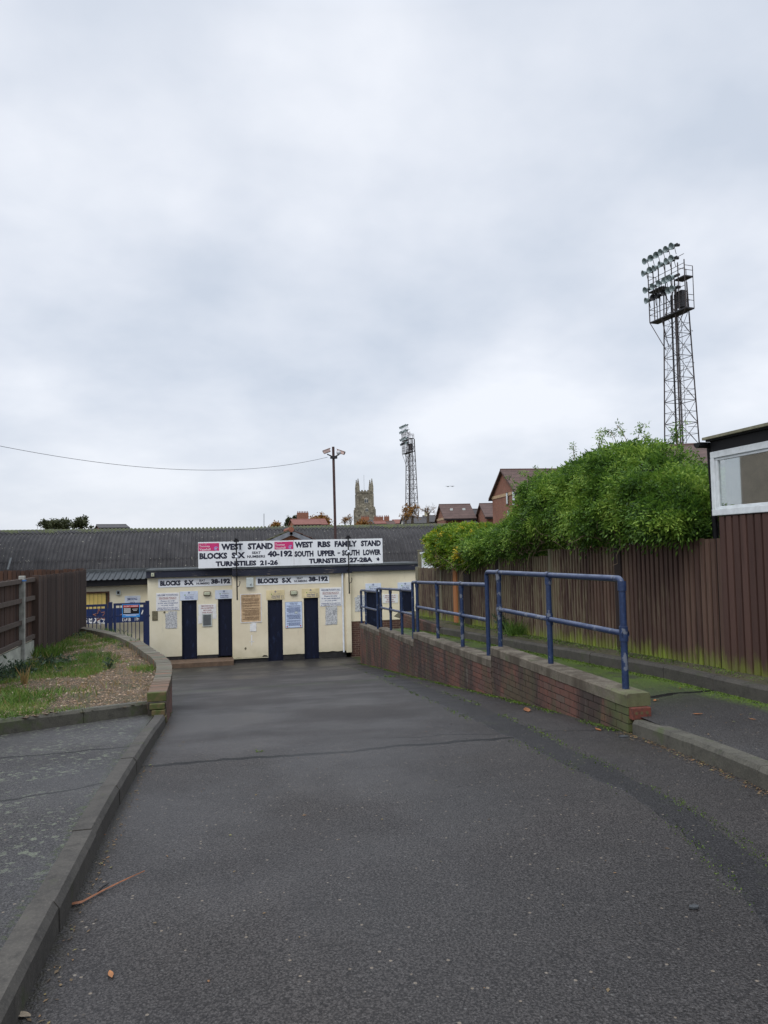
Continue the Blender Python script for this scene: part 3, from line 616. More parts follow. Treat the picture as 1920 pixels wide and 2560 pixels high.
# ------------------------------------------------------------------ right brick wall with stepped coping
rw = empty('ramp_wall', (3.8, 6.16, zr(6.16)), 'long stepped red brick wall with concrete coping beside the sloping road', 'brick wall')
SEC = [(6.16, 9.90, .13, .09), (9.90, 15.0, -.09, -.26), (15.0, 19.5, -.44, -.62), (19.5, 22.9, -.72, -.84)]
core, bk = MB(), MB()
TW = .205
for si, (y0, y1, z0, z1) in enumerate(SEC):
    cp = MB(); N = int((y1-y0)/.16); rws = []
    for k in range(N+1):
        y = y0+(y1-y0)*k/N; z = z0+(z1-z0)*k/N; xo = wx(y)-.008; 
        j = [mnoise.noise(Vector((y*4, q*3, si)))*.006 for q in range(4)]
        rws += [(xo+j[0], y, z-.118+j[1]*.6), (xo+j[1]*.6, y, z-.018+j[0]), (xo+.018+j[2]*.6, y, z+j[2]*.7), (xo+TW+.02, y, z+j[3]*.7), (xo+TW+.035, y, z-.02), (xo+TW+.035+j[3], y, z-.118)]
    cp.add(rws, [(i*6+j, i*6+(j+1) % 6, i*6+6+(j+1) % 6, i*6+6+j) for i in range(N) for j in range(6)]+[tuple(range(6))[::-1], tuple(range(N*6, N*6+6))])
    cp.build('coping', COPING, rw)
    xa, xb = wx(y0), wx(y1); e0 = .005 if si == 0 else 0
    core.hexa([(xa+.006, y0+e0, -2.6), (xa+TW-.006, y0+e0, -2.6), (xb+TW-.006, y1, -2.6), (xb+.006, y1, -2.6)], [(xa+.006, y0+e0, z0-.113), (xa+TW-.006, y0+e0, z0-.113), (xb+TW-.006, y1, z1-.113), (xb+.006, y1, z1-.113)])
    sl_ = (z1-z0)/(y1-y0); ln = 0
    while ln < 24:
        zc = .126+.032+.075*ln; y = y0+(.1125 if ln % 2 else 0); 
        if ln % 2: ranges = [(y0, y0+.1025)]
        else: ranges = []
        while y < y1-.02: ranges.append((y, min(y+.215, y1-.004))); y += .225
        for a, b in ranges:
            mid = (a+b)/2; zt = z0+sl_*(mid-y0)-zc
            if zt < zr(mid)-.06 or b-a < .03: continue
            xx = wx(mid); tx = (wx(b)-wx(a))/2; j = rnd.uniform(-.002, .002)
            bk.obox((xx+.05+j, mid, zt), (.052, 0, 0), (tx, (b-a)/2, sl_*(b-a)/2), (0, 0, .0325))
            if zt > pz(mid)-.1 and ln < 5: bk.obox((xx+TW-.05, mid, zt), (.052, 0, 0), (tx, (b-a)/2, sl_*(b-a)/2), (0, 0, .0325))
        ln += 1
core.build('mortar_core', MORTAR, rw); bk.build('brickwork', BRICK, rw)
# perforated brick on edge at the near end
mb = MB(); X0 = wx(6.16); zt = .13-.118
mb.box(X0+.012, X0+.205, 6.11, 6.17, zt-.108, zt-.004); eb = mb.build('end_brick', REDB, rw, bevel=.005); eb['label'] = 'bright red perforated end brick'
mb = MB()
for q in (.055, .108, .161): mb.lathe((X0+q, 6.1085, zt-.05), (0, -1, 0), [(0, .015), (.0015, .015), (.0015, 0)], 12)
mb.build('frog_hole', MOSSB, eb)
mb = MB(); mb.box(X0+.05, X0+.215, 6.10, 6.165, zt-.155, zt-.118); mb.build('end_brick', REDB, rw, bevel=.004)

# ------------------------------------------------------------------ blue pipe railing
rl = empty('pipe_railing', (3.85, 7.18, .12), 'chipped blue tubular steel handrail stepping down the coping of the ramp wall', 'railing')
RP = .0315
def ctop(y):
    for y0, y1, z0, z1 in SEC:
        if y0 <= y <= y1: return z0+(z1-z0)*(y-y0)/(y1-y0)
def rx(y): return wx(y)+.12
secs = [((6.78, 10.62), [6.78, 8.6, 10.15], 1.025, 6.78), ((10.62, 15.35), None, 1.03, None), ((15.35, 19.85), None, 1.03, None), ((19.85, 22.6), None, 1.03, None)]
def ypx(px, i): # world y on the rail line for a pixel column
    y = 12.
    for _ in range(12): y = on(0, px, 1500, rx(y)).y
    return y
POSTS = [[ypx(1556, 0), ypx(1372, 0), ypx(1248, 0)], [ypx(1154, 1), ypx(1093, 1), ypx(1043, 1)], [ypx(1004, 2), ypx(976, 2), ypx(952, 2)], [ypx(914, 3), ypx(903, 3)]]
ELB = [ypx(1218, 0), ypx(1032, 0), ypx(943.5, 0)]
HT = 1.03
def line_z(i, y): y0, y1, z0, z1 = SEC[i]; return z0+(z1-z0)*(y-y0)/(y1-y0)
def clampr(mb, p, up): mb.lathe(Vector(p)-Vector(up)*.035, up, [(0, RP+.009), (.07, RP+.009)], 14); 
for i in range(4):
    ps = POSTS[i]; near = ps[0]; far = ELB[i] if i < 3 else ps[-1]; start = near if i == 0 else ELB[i-1]
    tz = lambda y: line_z(i, y)+HT
    # top rail with bends
    y_end = far; n_ = 7; path = []
    if i == 0:
        for k in range(n_+1): a = PI/2*k/n_; path.append((rx(near), near+.07*(1-math.sin(a)) if 0 else near+.07-.07*math.cos(a)*1, tz(near)-.07+.07*math.sin(a)))
    else: path.append((rx(start), start, tz(start)))
    if i < 3:
        for k in range(n_+1): a = PI/2*k/n_; path.append((rx(far), far-.07+.07*math.sin(a), tz(far)-.07+.07*math.cos(a)))
        zb = line_z(i+1, far)
        path.append((rx(far), far, zb-.02))
    else:
        for k in range(n_+1): a = PI/2*k/n_; path.append((rx(far), far-.07+.07*math.sin(a), tz(far)-.07+.07*math.cos(a)))
    tr = MB().tube(path, RP, 14).build('top_rail', BLUE, rl, smooth='auto')
    md = MB().tube([(rx(start if i else near), start if i else near, line_z(i, start if i else near)+HT*.5-.0), (rx(ps[-1]), ps[-1], line_z(i, ps[-1])+HT*.5)], RP*.95, 14).build('mid_rail', BLUE, rl, smooth='auto')
    for k, y in enumerate(ps):
        zb = ctop(min(max(y, SEC[i][0]), SEC[i][1])); top = tz(y) - (.07 if (i == 0 and k == 0) or (i == 3 and k == len(ps)-1) else 0)
        po = MB().tube([(rx(y), y, zb-.02), (rx(y), y, top)], RP*1.02, 14).build('post', BLUE, rl, smooth='auto')
        cl = MB(); endp = (i == 0 and k == 0) or (i == 3 and k == len(ps)-1)
        if not endp: clampr(cl, (rx(y), y, tz(y)), (0, 1, 0))
        cl.lathe((rx(y), y, tz(y)-.11), (0, 0, 1), [(0, RP), (0, RP+.009), (.09, RP+.009)], 14); cl.build('clamp', BLUE, po, smooth='auto')
        cl = MB(); clampr(cl, (rx(y), y, line_z(i, y)+HT*.5), (0, 1, 0)); cl.lathe((rx(y), y, line_z(i, y)+HT*.5-.07), (0, 0, 1), [(0, RP), (0, RP+.009), (.14, RP+.009), (.14, RP)], 14); cl.build('clamp', BLUE, po, smooth='auto')

# ------------------------------------------------------------------ turnstile building
K = 25.9/25.6
def LX(x): return x*K
def LZ(z): return 1.5+(z-1.5)*K
YB, YL = 25.6, 25.9
tb = empty('turnstile_building', (2, YB, -2.3), 'cream rendered turnstile block with narrow navy doors and black fascia', 'turnstile building')
def wallpanel(x0, x1, y, z0, z1, mat, name='wall', th=.25, ragged=False):
    mb = MB(); mb.box(x0, x1, y, y+th, z0, z1); return mb.build(name, mat, tb)
# left, set-back section
lt = [(-2.41, -1.33), (-.84, -.15)]
for a, b in lt: wallpanel(LX(a), LX(b), YL, LZ(-1.93), LZ(.74), CREAM2); wallpanel(LX(a)+.01, LX(b)-.01, YL+.02, -2.4, LZ(-1.93)-.001, PLINTH, 'plinth')
wallpanel(LX(-1.33), LX(-.84), YL, LZ(-.1), LZ(.74), CREAM2); wallpanel(LX(-.15), .36, YL, LZ(-.09), LZ(.74), CREAM2); wallpanel(LX(.31), .36, YL, -2.2, LZ(-.09)-.001, CREAM2)
def door(x0, x1, y, z0, z1, lab):
    o = MB().box(x0+.012, x1-.012, y+.075, y+.13, z0, z1).build('door', NAVY, tb); o['label'] = lab
    MB().box(x0, x0+.022, y+.01, y+.14, z0, z1-.001).box(x1-.022, x1, y+.01, y+.14, z0, z1-.001).build('door_frame', NAVY, o)
    MB().box((x0+x1)/2-.002, (x0+x1)/2+.002, y+.071, y+.076, z0+.02, z1-.01).build('door_seam', BLK, o)
    return o
door(LX(-1.33), LX(-.84), YL, LZ(-2.05), LZ(-.1), 'scuffed navy door under the first tickets sign'); door(LX(-.15), LX(.31), YL, LZ(-2.0), LZ(-.09), 'plain dark navy door beside the projecting corner')
# projecting section
for a, b, zb in ((.35, 1.5, -2.09), (2.0, 2.73, -2.06), (3.23, 4.18, -2.03)):
    mb = MB(); nseg = int((b-a)/.05); P0 = [(a, YB, .68), (a, YB, zb)]   # render broken away along its foot
    poly = [(a, YB, .68)]
    for k in range(nseg+1):
        xx = a+(b-a)*k/nseg; poly.append((xx, YB, zb+.022*mnoise.noise(Vector((xx*5, 1, 0)))+(.05 if (1.33 < xx < 1.49) else 0)))
    poly.append((b, YB, .68)); mb.prism(poly, (0, .25, 0)); mb.build('wall', CREAM, tb)
    MB().box(a, b, YB+.025, YB+.24, -2.45, zb+.10).build('plinth', PLINTH, tb)
    MB().box(a, b, YB-.02, YB+.02, zb-.03 if a < 1 else -2.5, (zb-.012) if a < 1 else -2.2).build('render_bead', CREAM2 if a < 1 else PLINTH, tb)
for a, b, zt in ((1.5, 2.0, -.19), (2.73, 3.23, -.16)): MB().box(a, b, YB, YB+.25, zt, .68).build('wall', CREAM, tb)
door(1.5, 2.0, YB, -2.26, -.19, 'smooth navy door right of the brown notice'); door(2.73, 3.23, YB, -2.25, -.16, 'weathered navy door with pale rubbed patches')
MB().box(4.18, 4.36, YB-.10, YB+.25, -2.08, .68).build('pilaster', CREAM, tb)
MB().box(.33, .349, YB+.001, YL, -2.2, .68).build('wall', CREAM, tb)
# right wing
for a, b, z0 in ((4.361, 4.93, -1.03), (5.42, 6.12, -1.03), (6.60, 6.84, -1.03)):
    MB().box(a, b, YB, YB+.25, z0, .73).build('wall', CREAM, tb); MB().box(a, b, YB+.01, YB+.24, -2.3, z0-.001).build('brick_plinth', HBRD, tb)
MB().box(4.93, 5.42, YB, YB+.25, -.03, .73).build('wall', CREAM, tb); MB().box(6.12, 6.60, YB, YB+.25, .0, .73).build('wall', CREAM, tb)
door(4.93, 5.42, YB, -1.95, -.03, 'navy door behind the far end of the railing'); door(6.12, 6.60, YB, -1.95, .0, 'navy door at the far right by the fence')
MB().box(LX(-2.44), .33, YL-.13, YL+.1, LZ(.69), LZ(.90)).build('fascia', FASCIA, tb); MB().box(.33, 4.42, YB-.12, YB+.1, .66, .90).build('fascia', FASCIA, tb); MB().box(4.42, 6.88, YB-.12, YB+.1, .70, .90).build('fascia', FASCIA, tb)
MB().box(LX(-2.46), .328, YL-.16, 27.55, LZ(.905), LZ(.96)).build('flat_roof', FLASH, tb); MB().box(.329, 6.9, YB-.15, 27.55, .905, .97).build('flat_roof', FLASH, tb)
MB().tube([(4.085, YB-.04, .66), (4.09, YB-.04, -2.07)], .034, 12).build('downpipe', WPIPE, tb, smooth='auto')
MB().box(LX(-2.41), LX(-2.40)+.25, YL+.25, 27.5, -2.3, LZ(.7)).build('side_wall', CREAM2, tb)
MB().box(6.60, 6.84, YB+.25, 27.5, -2.3, .73).build('side_wall', CREAM, tb); MB().box(-2.2, 6.6, 27.3, 27.5, -2.3, .9).build('back_wall', CREAM, tb)
struct(MB().box(-1.75, .34, 25.0, 25.92, -2.5, -2.09), 'doorstep', SLAB)
# peeling scars on the wall
mb = MB(); mb.prism([(.93, YB-.003, -1.35), (.97, YB-.003, -1.33), (.965, YB-.003, -1.62), (.94, YB-.003, -1.72)], (0, .003, 0)); mb.prism([(.86, YB-.003, -1.56), (1.04, YB-.003, -1.55), (1.03, YB-.003, -1.57), (.87, YB-.003, -1.575)], (0, .003, 0)); mb.build('paint_scar', WHT, tb)
mb = MB(); mb.prism([(.70, YB-.003, -1.78), (.76, YB-.003, -1.73), (.78, YB-.003, -1.80), (.73, YB-.003, -1.84)], (0, .003, 0)); mb.build('render_hole', VENT, tb)

# ---- signs (each a thing of its own on the wall)
def board(name, x0, x1, z0, z1, y, mat, label, cat='sign', group=None, th=.012, frame=None):
    o = empty(name, ((x0+x1)/2, y-th/2, z0), label, cat, group)
    MB().box(x0, x1, y-th, y-.001, z0, z1).build('panel', mat, o, bevel=.002)
    if frame:
        fw, fm = frame; MB().box(x0, x1, y-th-.004, y-th+.002, z1-fw, z1).box(x0, x1, y-th-.004, y-th+.002, z0, z0+fw).box(x0, x0+fw, y-th-.003, y-th+.003, z0+fw, z1-fw).box(x1-fw, x1, y-th-.003, y-th+.003, z0+fw, z1-fw).build('frame', fm, o)
    return o, y-th-.003
# the two big roof boards
b1, yf = board('sign_board', -.775, 2.405, .955, 1.83, 25.50, SIGN, 'large white roof sign reading WEST STAND with two pink sponsor panels', th=.02)
def fr(x0, x1, z0, z1, u0, u1, w0, w1): return (x0+(x1-x0)*u0, x0+(x1-x0)*u1, z0+(z1-z0)*w0, z0+(z1-z0)*w1)
def B1(u0, u1, w0, w1): return fr(-.775, 2.405, .955, 1.83, u0, u1, w0, w1)
rowsb = [('WEST', *B1(.236, .462, .675, .925)), ('STAND', *B1(.512, .778, .675, .925)), ('BLOCKS', *B1(.012, .298, .345, .585)), ('S-X', *B1(.343, .485, .345, .585)), ('40-192', *B1(.72, .985, .365, .61)), ('TURNSTILES', *B1(.178, .60, .055, .255)), ('21-26', *B1(.638, .83, .055, .255))]
letters([('SEAT', *B1(.555, .648, .50, .60)), ('NUMBERS', *B1(.505, .695, .355, .455))], yf, INK, b1, .032)
letters(rowsb, yf, INK, b1, .056)
for (u0, u1) in ((.004, .215), (.795, .995)):
    q = B1(u0, u1, .66 if u0 < .1 else .66, .955)
    pp = MB().box(q[0], q[1], yf-.001, yf+.002, q[2], q[3]).build('sponsor_panel', PINK, b1); y2 = yf-.003
    rr = [('Sponsored by', *fr(*q, .05, .40, .84, .92)), ('Toomey', *fr(*q, .04, .55, .42, .74)), ('Vauxhall', *fr(*q, .04, .58, .06, .36))]
    letters(rr, y2, WHT, pp, .006)
    e_ = fr(*q, .72, .98, .04, .55); c0 = ((e_[0]+e_[1])/2, (e_[2]+e_[3])/2); rr_ = (e_[3]-e_[2])*.5
    em = ring_y(c0, rr_*.5, rr_, y2, 16, .3, 5.2); em.v += []; em.build('emblem', LILAC, pp)
    ring_y(c0, rr_*.15, rr_*.32, y2-.001, 12, 2, 7).build('emblem', WHT, pp)
b2, yf = board('sign_board', 2.413, 5.52, .965, 1.84, 25.50, SIGN, 'large white roof sign reading WEST RBS FAMILY STAND with a small navy arrow', th=.02)
def B2(u0, u1, w0, w1): return fr(2.413, 5.52, .965, 1.84, u0, u1, w0, w1)
letters([('WEST', *B2(.01, .21, .695, .93)), ('RBS', *B2(.262, .407, .695, .93)), ('FAMILY', *B2(.453, .708, .695, .93)), ('STAND', *B2(.752, .982, .695, .93)),
         ('SOUTH', *B2(.005, .215, .335, .57)), ('UPPER', *B2(.26, .46, .335, .57)), ('-', *B2(.485, .515, .43, .475)), ('SOUTH', *B2(.535, .735, .335, .57)), ('LOWER', *B2(.775, .98, .335, .57)),
         ('TURNSTILES', *B2(.163, .582, .06, .26)), ('27-28A', *B2(.618, .882, .06, .26))], yf, INK, b2, .058)
q = B2(.915, .965, .08, .26); cx, cz, r = (q[0]+q[1])/2, (q[2]+q[3])/2, .07
MB().add([(cx+dx*r, yf, cz+dz*r) for dx, dz in ((-1, .45), (-.2, .35), (.2, 1.0), (.6, .8), (1, .1), (.7, -.9), (.3, -.75), (-.5, -.5), (-.3, -.1))], [tuple(range(9))]).build('arrow', INK, b2)
for s_, e_ in ((b1, (-.7, 2.35)), (b2, (2.5, 5.45))): MB().box(e_[0], e_[1], 25.50, 25.54, 1.0, 1.05).box(e_[0]+.1, e_[0]+.15, 25.54, 25.58, .96, 1.75).box(e_[1]-.15, e_[1]-.1, 25.54, 25.58, .96, 1.75).build('mounting_rail', DSTEEL, s_)
def blocks(x0, x1, z0, z1, y, lab):
    o, yf = board('sign_board', x0, x1, z0, z1, y, SIGN, lab)
    q = lambda a, b, c, d: fr(x0, x1, z0, z1, a, b, c, d)
    letters([('BLOCKS', *q(.025, .30, .18, .78)), ('S-X', *q(.35, .48, .18, .78)), ('38-192', *q(.715, .98, .22, .82))], yf, INK, o, .065); letters([('SEAT', *q(.55, .635, .54, .80)), ('NUMBERS', *q(.515, .695, .20, .46))], yf, INK, o, .03)
blocks(LX(-2.07), LX(.31), LZ(.355), LZ(.64), YL, 'white BLOCKS S-X sign on the left set-back wall above the lamp'); blocks(1.115, 3.63, .33, .62, YB, 'white BLOCKS S-X sign beside the pale grey alarm box')
def ticket(x0, x1, z0, z1, y, mat, lab, extra=False):
    o, yf = board('ticket_sign', x0, x1, z0, z1, y, mat, lab, group='tickets only signs over the doors'); q = lambda a, b, c, d: fr(x0, x1, z0, z1, a, b, c, d)
    cx = (x0+x1)/2; ring_y((cx, z1-.05), .014, .03, yf, 14).build('emblem', INKB, o); ring_y((x0+(x1-x0)*.28, z0+(z1-z0)*.58), 0, .02, yf, 12).build('emblem', GREENP, o)
    bars([q(.38, .78, .57, .60)], yf).build('rule', INKG, o); text_mb([('West Stand', *q(.28, .74, .30, .45)), ('Tickets Only', *q(.27, .76, .08, .25))], yf, off=.02).build('lettering', INKB, o)
    if extra: bars([q(.82, .93, .1, .13), q(.82, .93, .42, .45), q(.82, .84, .13, .42), q(.91, .93, .13, .42), q(.84, .9, .25, .28)], yf).build('scrawl', INKG, o)
ticket(LX(-1.38), LX(-.8), LZ(-.095), LZ(.205), YL, SIGNB, 'bluish white tickets sign over the leftmost navy door'); ticket(LX(-.24), .346, LZ(-.09), LZ(.21), YL, SIGNB, 'bluish white tickets sign tucked against the projecting wall corner')
ticket(1.46, 2.08, -.175, .145, YB, SIGNO, 'faded cream tickets sign over the door next to the brown notice', True); ticket(2.67, 3.27, -.155, .155, YB, SIGNO, 'faded orange tickets sign touching the right seating policy board', True)
ticket(4.9, 5.46, -.03, .27, YB, SIGNB, 'white tickets sign seen just past the far end of the railing'); ticket(6.06, 6.62, .0, .27, YB, SIGNB, 'white tickets sign over the door nearest the fence')
def welcome(x0, x1, z0, z1, y, lab):
    o, yf = board('policy_sign', x0, x1, z0, z1, y, SIGNW, lab); q = lambda a, b, c, d: fr(x0, x1, z0, z1, a, b, c, d)
    text_mb([('WELCOME TO ROOTS HALL', *q(.06, .94, .83, .92)), ('Please sit only', *q(.2, .8, .49, .58)), ('in the seat designated', *q(.08, .93, .37, .46)), ('on your ticket.', *q(.22, .78, .25, .34)), ('PLEASE HELP US TO HELP YOU', *q(.07, .93, .12, .18)), ('BY COMPLYING WITH THE ABOVE', *q(.05, .96, .03, .09))], yf, off=.014).build('lettering', INKB, o)
    text_mb([('SEATING POLICY', *q(.12, .88, .66, .76))], yf, off=.012).build('lettering', INKR, o); bars([q(.12, .88, .635, .645)], yf).build('rule', INKR, o)
welcome(LX(-2.14), LX(-1.4), LZ(-.41), LZ(.175), YL, 'white seating policy board left of the leftmost navy door'); welcome(3.29, 4.05, -.47, .17, YB, 'white seating policy board beside the white downpipe')
def smoking(x0, x1, z0, z1, y, lab):
    o, yf = board('smoking_sign', x0, x1, z0, z1, y, SIGNW, lab); q = lambda a, b, c, d: fr(x0, x1, z0, z1, a, b, c, d)
    text_mb([('SMOKING IS', *q(.16, .84, .76, .90)), ('PROHIBITED', *q(.15, .86, .53, .67)), ('BEYOND', *q(.28, .74, .30, .44)), ('THIS POINT', *q(.2, .82, .07, .21))], yf, off=.02).build('lettering', INKR, o)
smoking(LX(-.79), LX(-.21), LZ(-.57), LZ(-.25), YL, 'white smoking prohibited sign between the two left doors'); smoking(5.5, 6.06, -.44, -.13, YB, 'white smoking prohibited sign behind the railing')
def notice(x0, x1, z0, z1, y, mat, ink, lab, head, frame, blocks_):
    o, yf = board('notice', x0, x1, z0, z1, y, mat, lab, 'notice', frame=frame); q = lambda a, b, c, d: fr(x0, x1, z0, z1, a, b, c, d); r2 = random.Random(int(x0*100)); L = []
    text_mb([(h, *q(*r)) for h, r in head], yf, off=.02).build('lettering', ink, o)
    w = .84
    while w > .08:
        if rnd.random() < .86:
            a = .09 if r2.random() < .6 else .2
            while a < .86: b = min(.9, a+r2.uniform(.05, .16)); L.append(q(a, b, w, w+.010)); a = b+.014
        w -= .0215
    for b in (.82, .67, .33): L.append(q(.05, .95, b, b+.004))
    bars(L, yf).build('small_print', ink, o); return o
notice(.59, 1.29, -.92, .05, YB, NOTO, INKBR, 'large browned regulations notice in a white frame', [('SOUTHEND UNITED F.C.', (.16, .84, .90, .945))], (.022, SIGNW), 1)
nb = notice(2.09, 2.67, -1.16, -.27, YB, NOTB, INKB, 'pale blue notice with small print between two doors', [('SOUTHEND UNITED', (.26, .74, .925, .955)), ('FOOTBALL CLUB', (.3, .7, .885, .91))], (.008, INKB), 1)
ring_y((2.15, -1.11), 0, .022, YB-.018, 12).build('red_seal', REDP, nb); ring_y((2.61, -1.10), 0, .022, YB-.018, 12).build('red_seal', REDP, nb)
mb = MB(); mb.box(2.42, 2.51, YB-.02, YB-.016, -.67, -.61); mb.build('sticker', PALEBOX, nb)
def paper(x0, x1, z0, z1, y, lab, torn=True, mat=PAPER):
    mb = MB(); nx, nz = 8, 9; V = []
    for j in range(nz+1):
        for i in range(nx+1):
            u, v = i/nx, j/nz; e_ = .025 if i in (0, nx) or j in (0, nz) else 0
            V.append((x0+(x1-x0)*u+e_*mnoise.noise(Vector((v*7, x0, 1)))*.8, y-.008-.012*abs(mnoise.noise(Vector((u*4+x0, v*4, 0)))), z0+(z1-z0)*v+e_*mnoise.noise(Vector((u*7, x0, 3)))*.8))
    mb.add(V, [(j*(nx+1)+i, j*(nx+1)+i+1, (j+1)*(nx+1)+i+1, (j+1)*(nx+1)+i) for j in range(nz) for i in range(nx) if not (torn and j == nz-1 and i < 2)])
    o = mb.build('poster', mat); return tag(o, lab, 'poster')
paper(LX(-1.85), LX(-1.48), LZ(-1.0), LZ(-.44), YL, 'crumpled torn grey poster under the left seating policy board'); paper(3.47, 3.88, -1.11, -.48, YB, 'flat grey faded poster under the right seating policy board', False); paper(4.52, 4.87, -.70, -.13, YB, 'wrinkled grey poster left of the far railing', True)
paper(LX(-.80), LX(-.67), LZ(-.88), LZ(-.57), YL, 'small pale paper stuck left of the framed grey panel', True, SIGNW); paper(LX(-.33), LX(-.2), LZ(-.74), LZ(-.575), YL, 'small pale paper stuck right of the framed grey panel', False, SIGNW); paper(.9, 1.11, -1.22, -.93, YB, 'small white paper below the large browned notice', True, SIGNW)
tag(MB().lathe((LX(-1.88), YL-.02, LZ(-.46)), (0, 1, 0), [(0, 0), (.0, .028), (.018, .032)], 10).build('wall_plug', VENT), 'round rusty fixing at the top corner of the torn poster', 'fixing')
o, yf = board('framed_panel', LX(-.66), LX(-.36), LZ(-.98), LZ(-.575), YL, plain('grey_panel', (.11, .12, .125), .35, .2), 'aluminium framed grey panel under the left smoking sign', 'panel', th=.03, frame=(.022, PALEBOX))
o = empty('meter_cover', (LX(-2.18), YL, LZ(-.72)), 'rusty square meter cover low on the far left wall', 'wall cover'); MB().box(LX(-2.27), LX(-2.09), YL-.015, YL-.001, LZ(-.72), LZ(-.41)).build('plate', VENT, o, bevel=.004); MB().box(LX(-2.255), LX(-2.105), YL-.02, YL-.0155, LZ(-.70), LZ(-.43)).build('door', VENT, o, bevel=.003)
o = empty('alarm_box', (.91, YB, .27), 'pale grey alarm box beside the second BLOCKS sign', 'alarm box'); MB().box(.79, 1.03, YB-.11, YB-.001, .27, .60).build('housing', PALEBOX, o, bevel=.012); MB().lathe((.93, YB-.108, .36), (0, -1, 0), [(0, .02), (.015, .018), (.015, 0)], 12).build('lock', GREY, o); MB().tube([(.93, YB-.125, .355), (.955, YB-.13, .40)], .010, 6).build('latch', GREY, o)
def bulk(x0, x1, z0, z1, y, lab):
    o = empty('bulkhead_lamp', ((x0+x1)/2, y, z0), lab, 'wall lamp', 'bulkhead lamps on the turnstile wall'); MB().box(x0, x1, y-.05, y-.001, z0, z1).build('housing', BROWNH, o, bevel=.015); MB().box(x0+.016, x1-.016, y-.085, y-.0505, z0+.02, z1-.02).build('lens', LENS, o, bevel=.018)
bulk(LX(-.615), LX(-.385), LZ(.035), LZ(.18), YL, 'bulkhead lamp between the two left doors under the BLOCKS sign'); bulk(2.27, 2.51, -.045, .11, YB, 'bulkhead lamp above the pale blue notice')
o = empty('floodlight_box', (LX(-2.22), YL-.14, LZ(.74)), 'small pale yellow sensor box on the left end of the fascia', 'sensor box'); MB().box(LX(-2.28), LX(-2.18), YL-.19, YL-.135, LZ(.73), LZ(.85)).build('housing', LENS, o, bevel=.008); MB().lathe((LX(-2.23), YL-.19, LZ(.79)), (0, -1, 0), [(0, .02), (.012, .012), (.014, 0)], 10).build('sensor', GREY, o)
# two black lighting arms standing in front of the roof boards
def arm(x, ztop, zbot, zg, lab):
    o = empty('lamp_arm', (x, 25.30, zbot), lab, 'light pole', 'black lighting arms before the roof signs')
    MB().tube([(x+.012, 25.33, zbot), (x, 25.30, ztop)], .022, 10).build('pole', BLK, o, smooth='auto')
    MB().box(x-.085, x+.085, 25.24, 25.36, ztop-.03, ztop+.04).box(x-.05, x+.05, 25.25, 25.35, ztop+.04, ztop+.09).build('lamp_head', BLK, o, bevel=.006)
    MB().tube([(x-.03, 25.30, ztop+.08), (x-.03, 25.30, ztop+.30)], .006, 6).tube([(x+.03, 25.30, ztop+.08), (x+.03, 25.30, ztop+.24)], .005, 6).build('spike', BLK, o)
    MB().lathe((x, 25.27, zg-.05), (0, 0, 1), [(0, 0), (.01, .035), (.05, .055), (.09, .035), (.10, 0)], 14).build('globe', WPIPE, o, smooth=True)
    MB().tube([(x+.0, 25.31, .30), (x+.08, 25.31, .34), (x+.11, 25.31, .44), (x+.10, 25.31, .50)], .012, 8).build('hook', BLK, o); MB().box(x-.02, x+.02, 25.31, YB-.12, .74, .78).build('bracket', BLK, o)
arm(.47, 1.84, -.13, 1.31, 'black lighting arm crossing the WEST STAND board'); arm(4.27, 1.87, -.05, 1.40, 'black lighting arm crossing the FAMILY STAND board by the downpipe')
# mast with security cameras
mt = on(1, 833, 1117, 26.6); mb_ = on(1, 839, 1346, 26.6)
o = empty('camera_mast', (mb_.x, 26.6, .97), 'tall brown mast with two bullet cameras above the roof signs', 'camera mast')
MB().tube([(mb_.x, 26.6, .97), (mt.x, 26.6, mt.z)], .048, 12).build('pole', RUSTP, o, smooth='auto')
pa = on(1, 828, 1138, 26.55)
MB().tube([(mt.x, 26.55, pa.z-.07), (mt.x-.24, 26.5, pa.z+.03)], .022, 8).tube([(mt.x, 26.55, pa.z-.07), (mt.x+.2, 26.5, pa.z+.02)], .022, 8).box(mt.x-.11, mt.x+.13, 26.50, 26.66, pa.z-.12, pa.z-.04).build('bracket', DSTEEL, o)
for sgn, dx in ((-1, -.26), (1, .30)):
    c0 = Vector((mt.x+dx, 26.45, pa.z+.13)); ax = Vector((sgn*.11, -.05, -.045))
    if sgn > 0: c0 = Vector((mt.x+.25, 26.45, pa.z+.10))
    h_ = MB(); h_.obox(c0, ax*1.15, (.02, .055, 0), (.02*sgn, 0, .055)); cm = h_.build('camera', CAMB, o, bevel=.012); MB().obox(c0+Vector((0, 0, .065))+ax*.1, ax*1.35, (.02, .07, 0), (0, 0, .006)).build('sunshield', CAMB, cm); MB().obox(c0+ax*1.18, ax*.04, (.02, .045, 0), (.02*sgn, 0, .04)).build('lens', BLK, cm)
MB().lathe((mt.x+.17, 26.42, pa.z-.0), (0, 0, 1), [(0, 0), (.02, .07), (.08, .085), (.14, .07), (.16, 0)], 14).build('camera', CAMW, o, smooth=True)
# cable
p0 = on(1, -60, 1103, 23); p1 = on(1, 819, 1143, 26.5); pts = []
for k in range(41):
    t = k/40; p = p0.lerp(p1, t); s_ = 4*t*(1-t); pts.append((p.x, p.y, p.z-.62*s_-.2*s_*(t-.5)))
tag(MB().tube(pts, .007, 5).build('cable', DSTEEL), 'thin black cable sagging across the sky to the camera mast', 'cable')

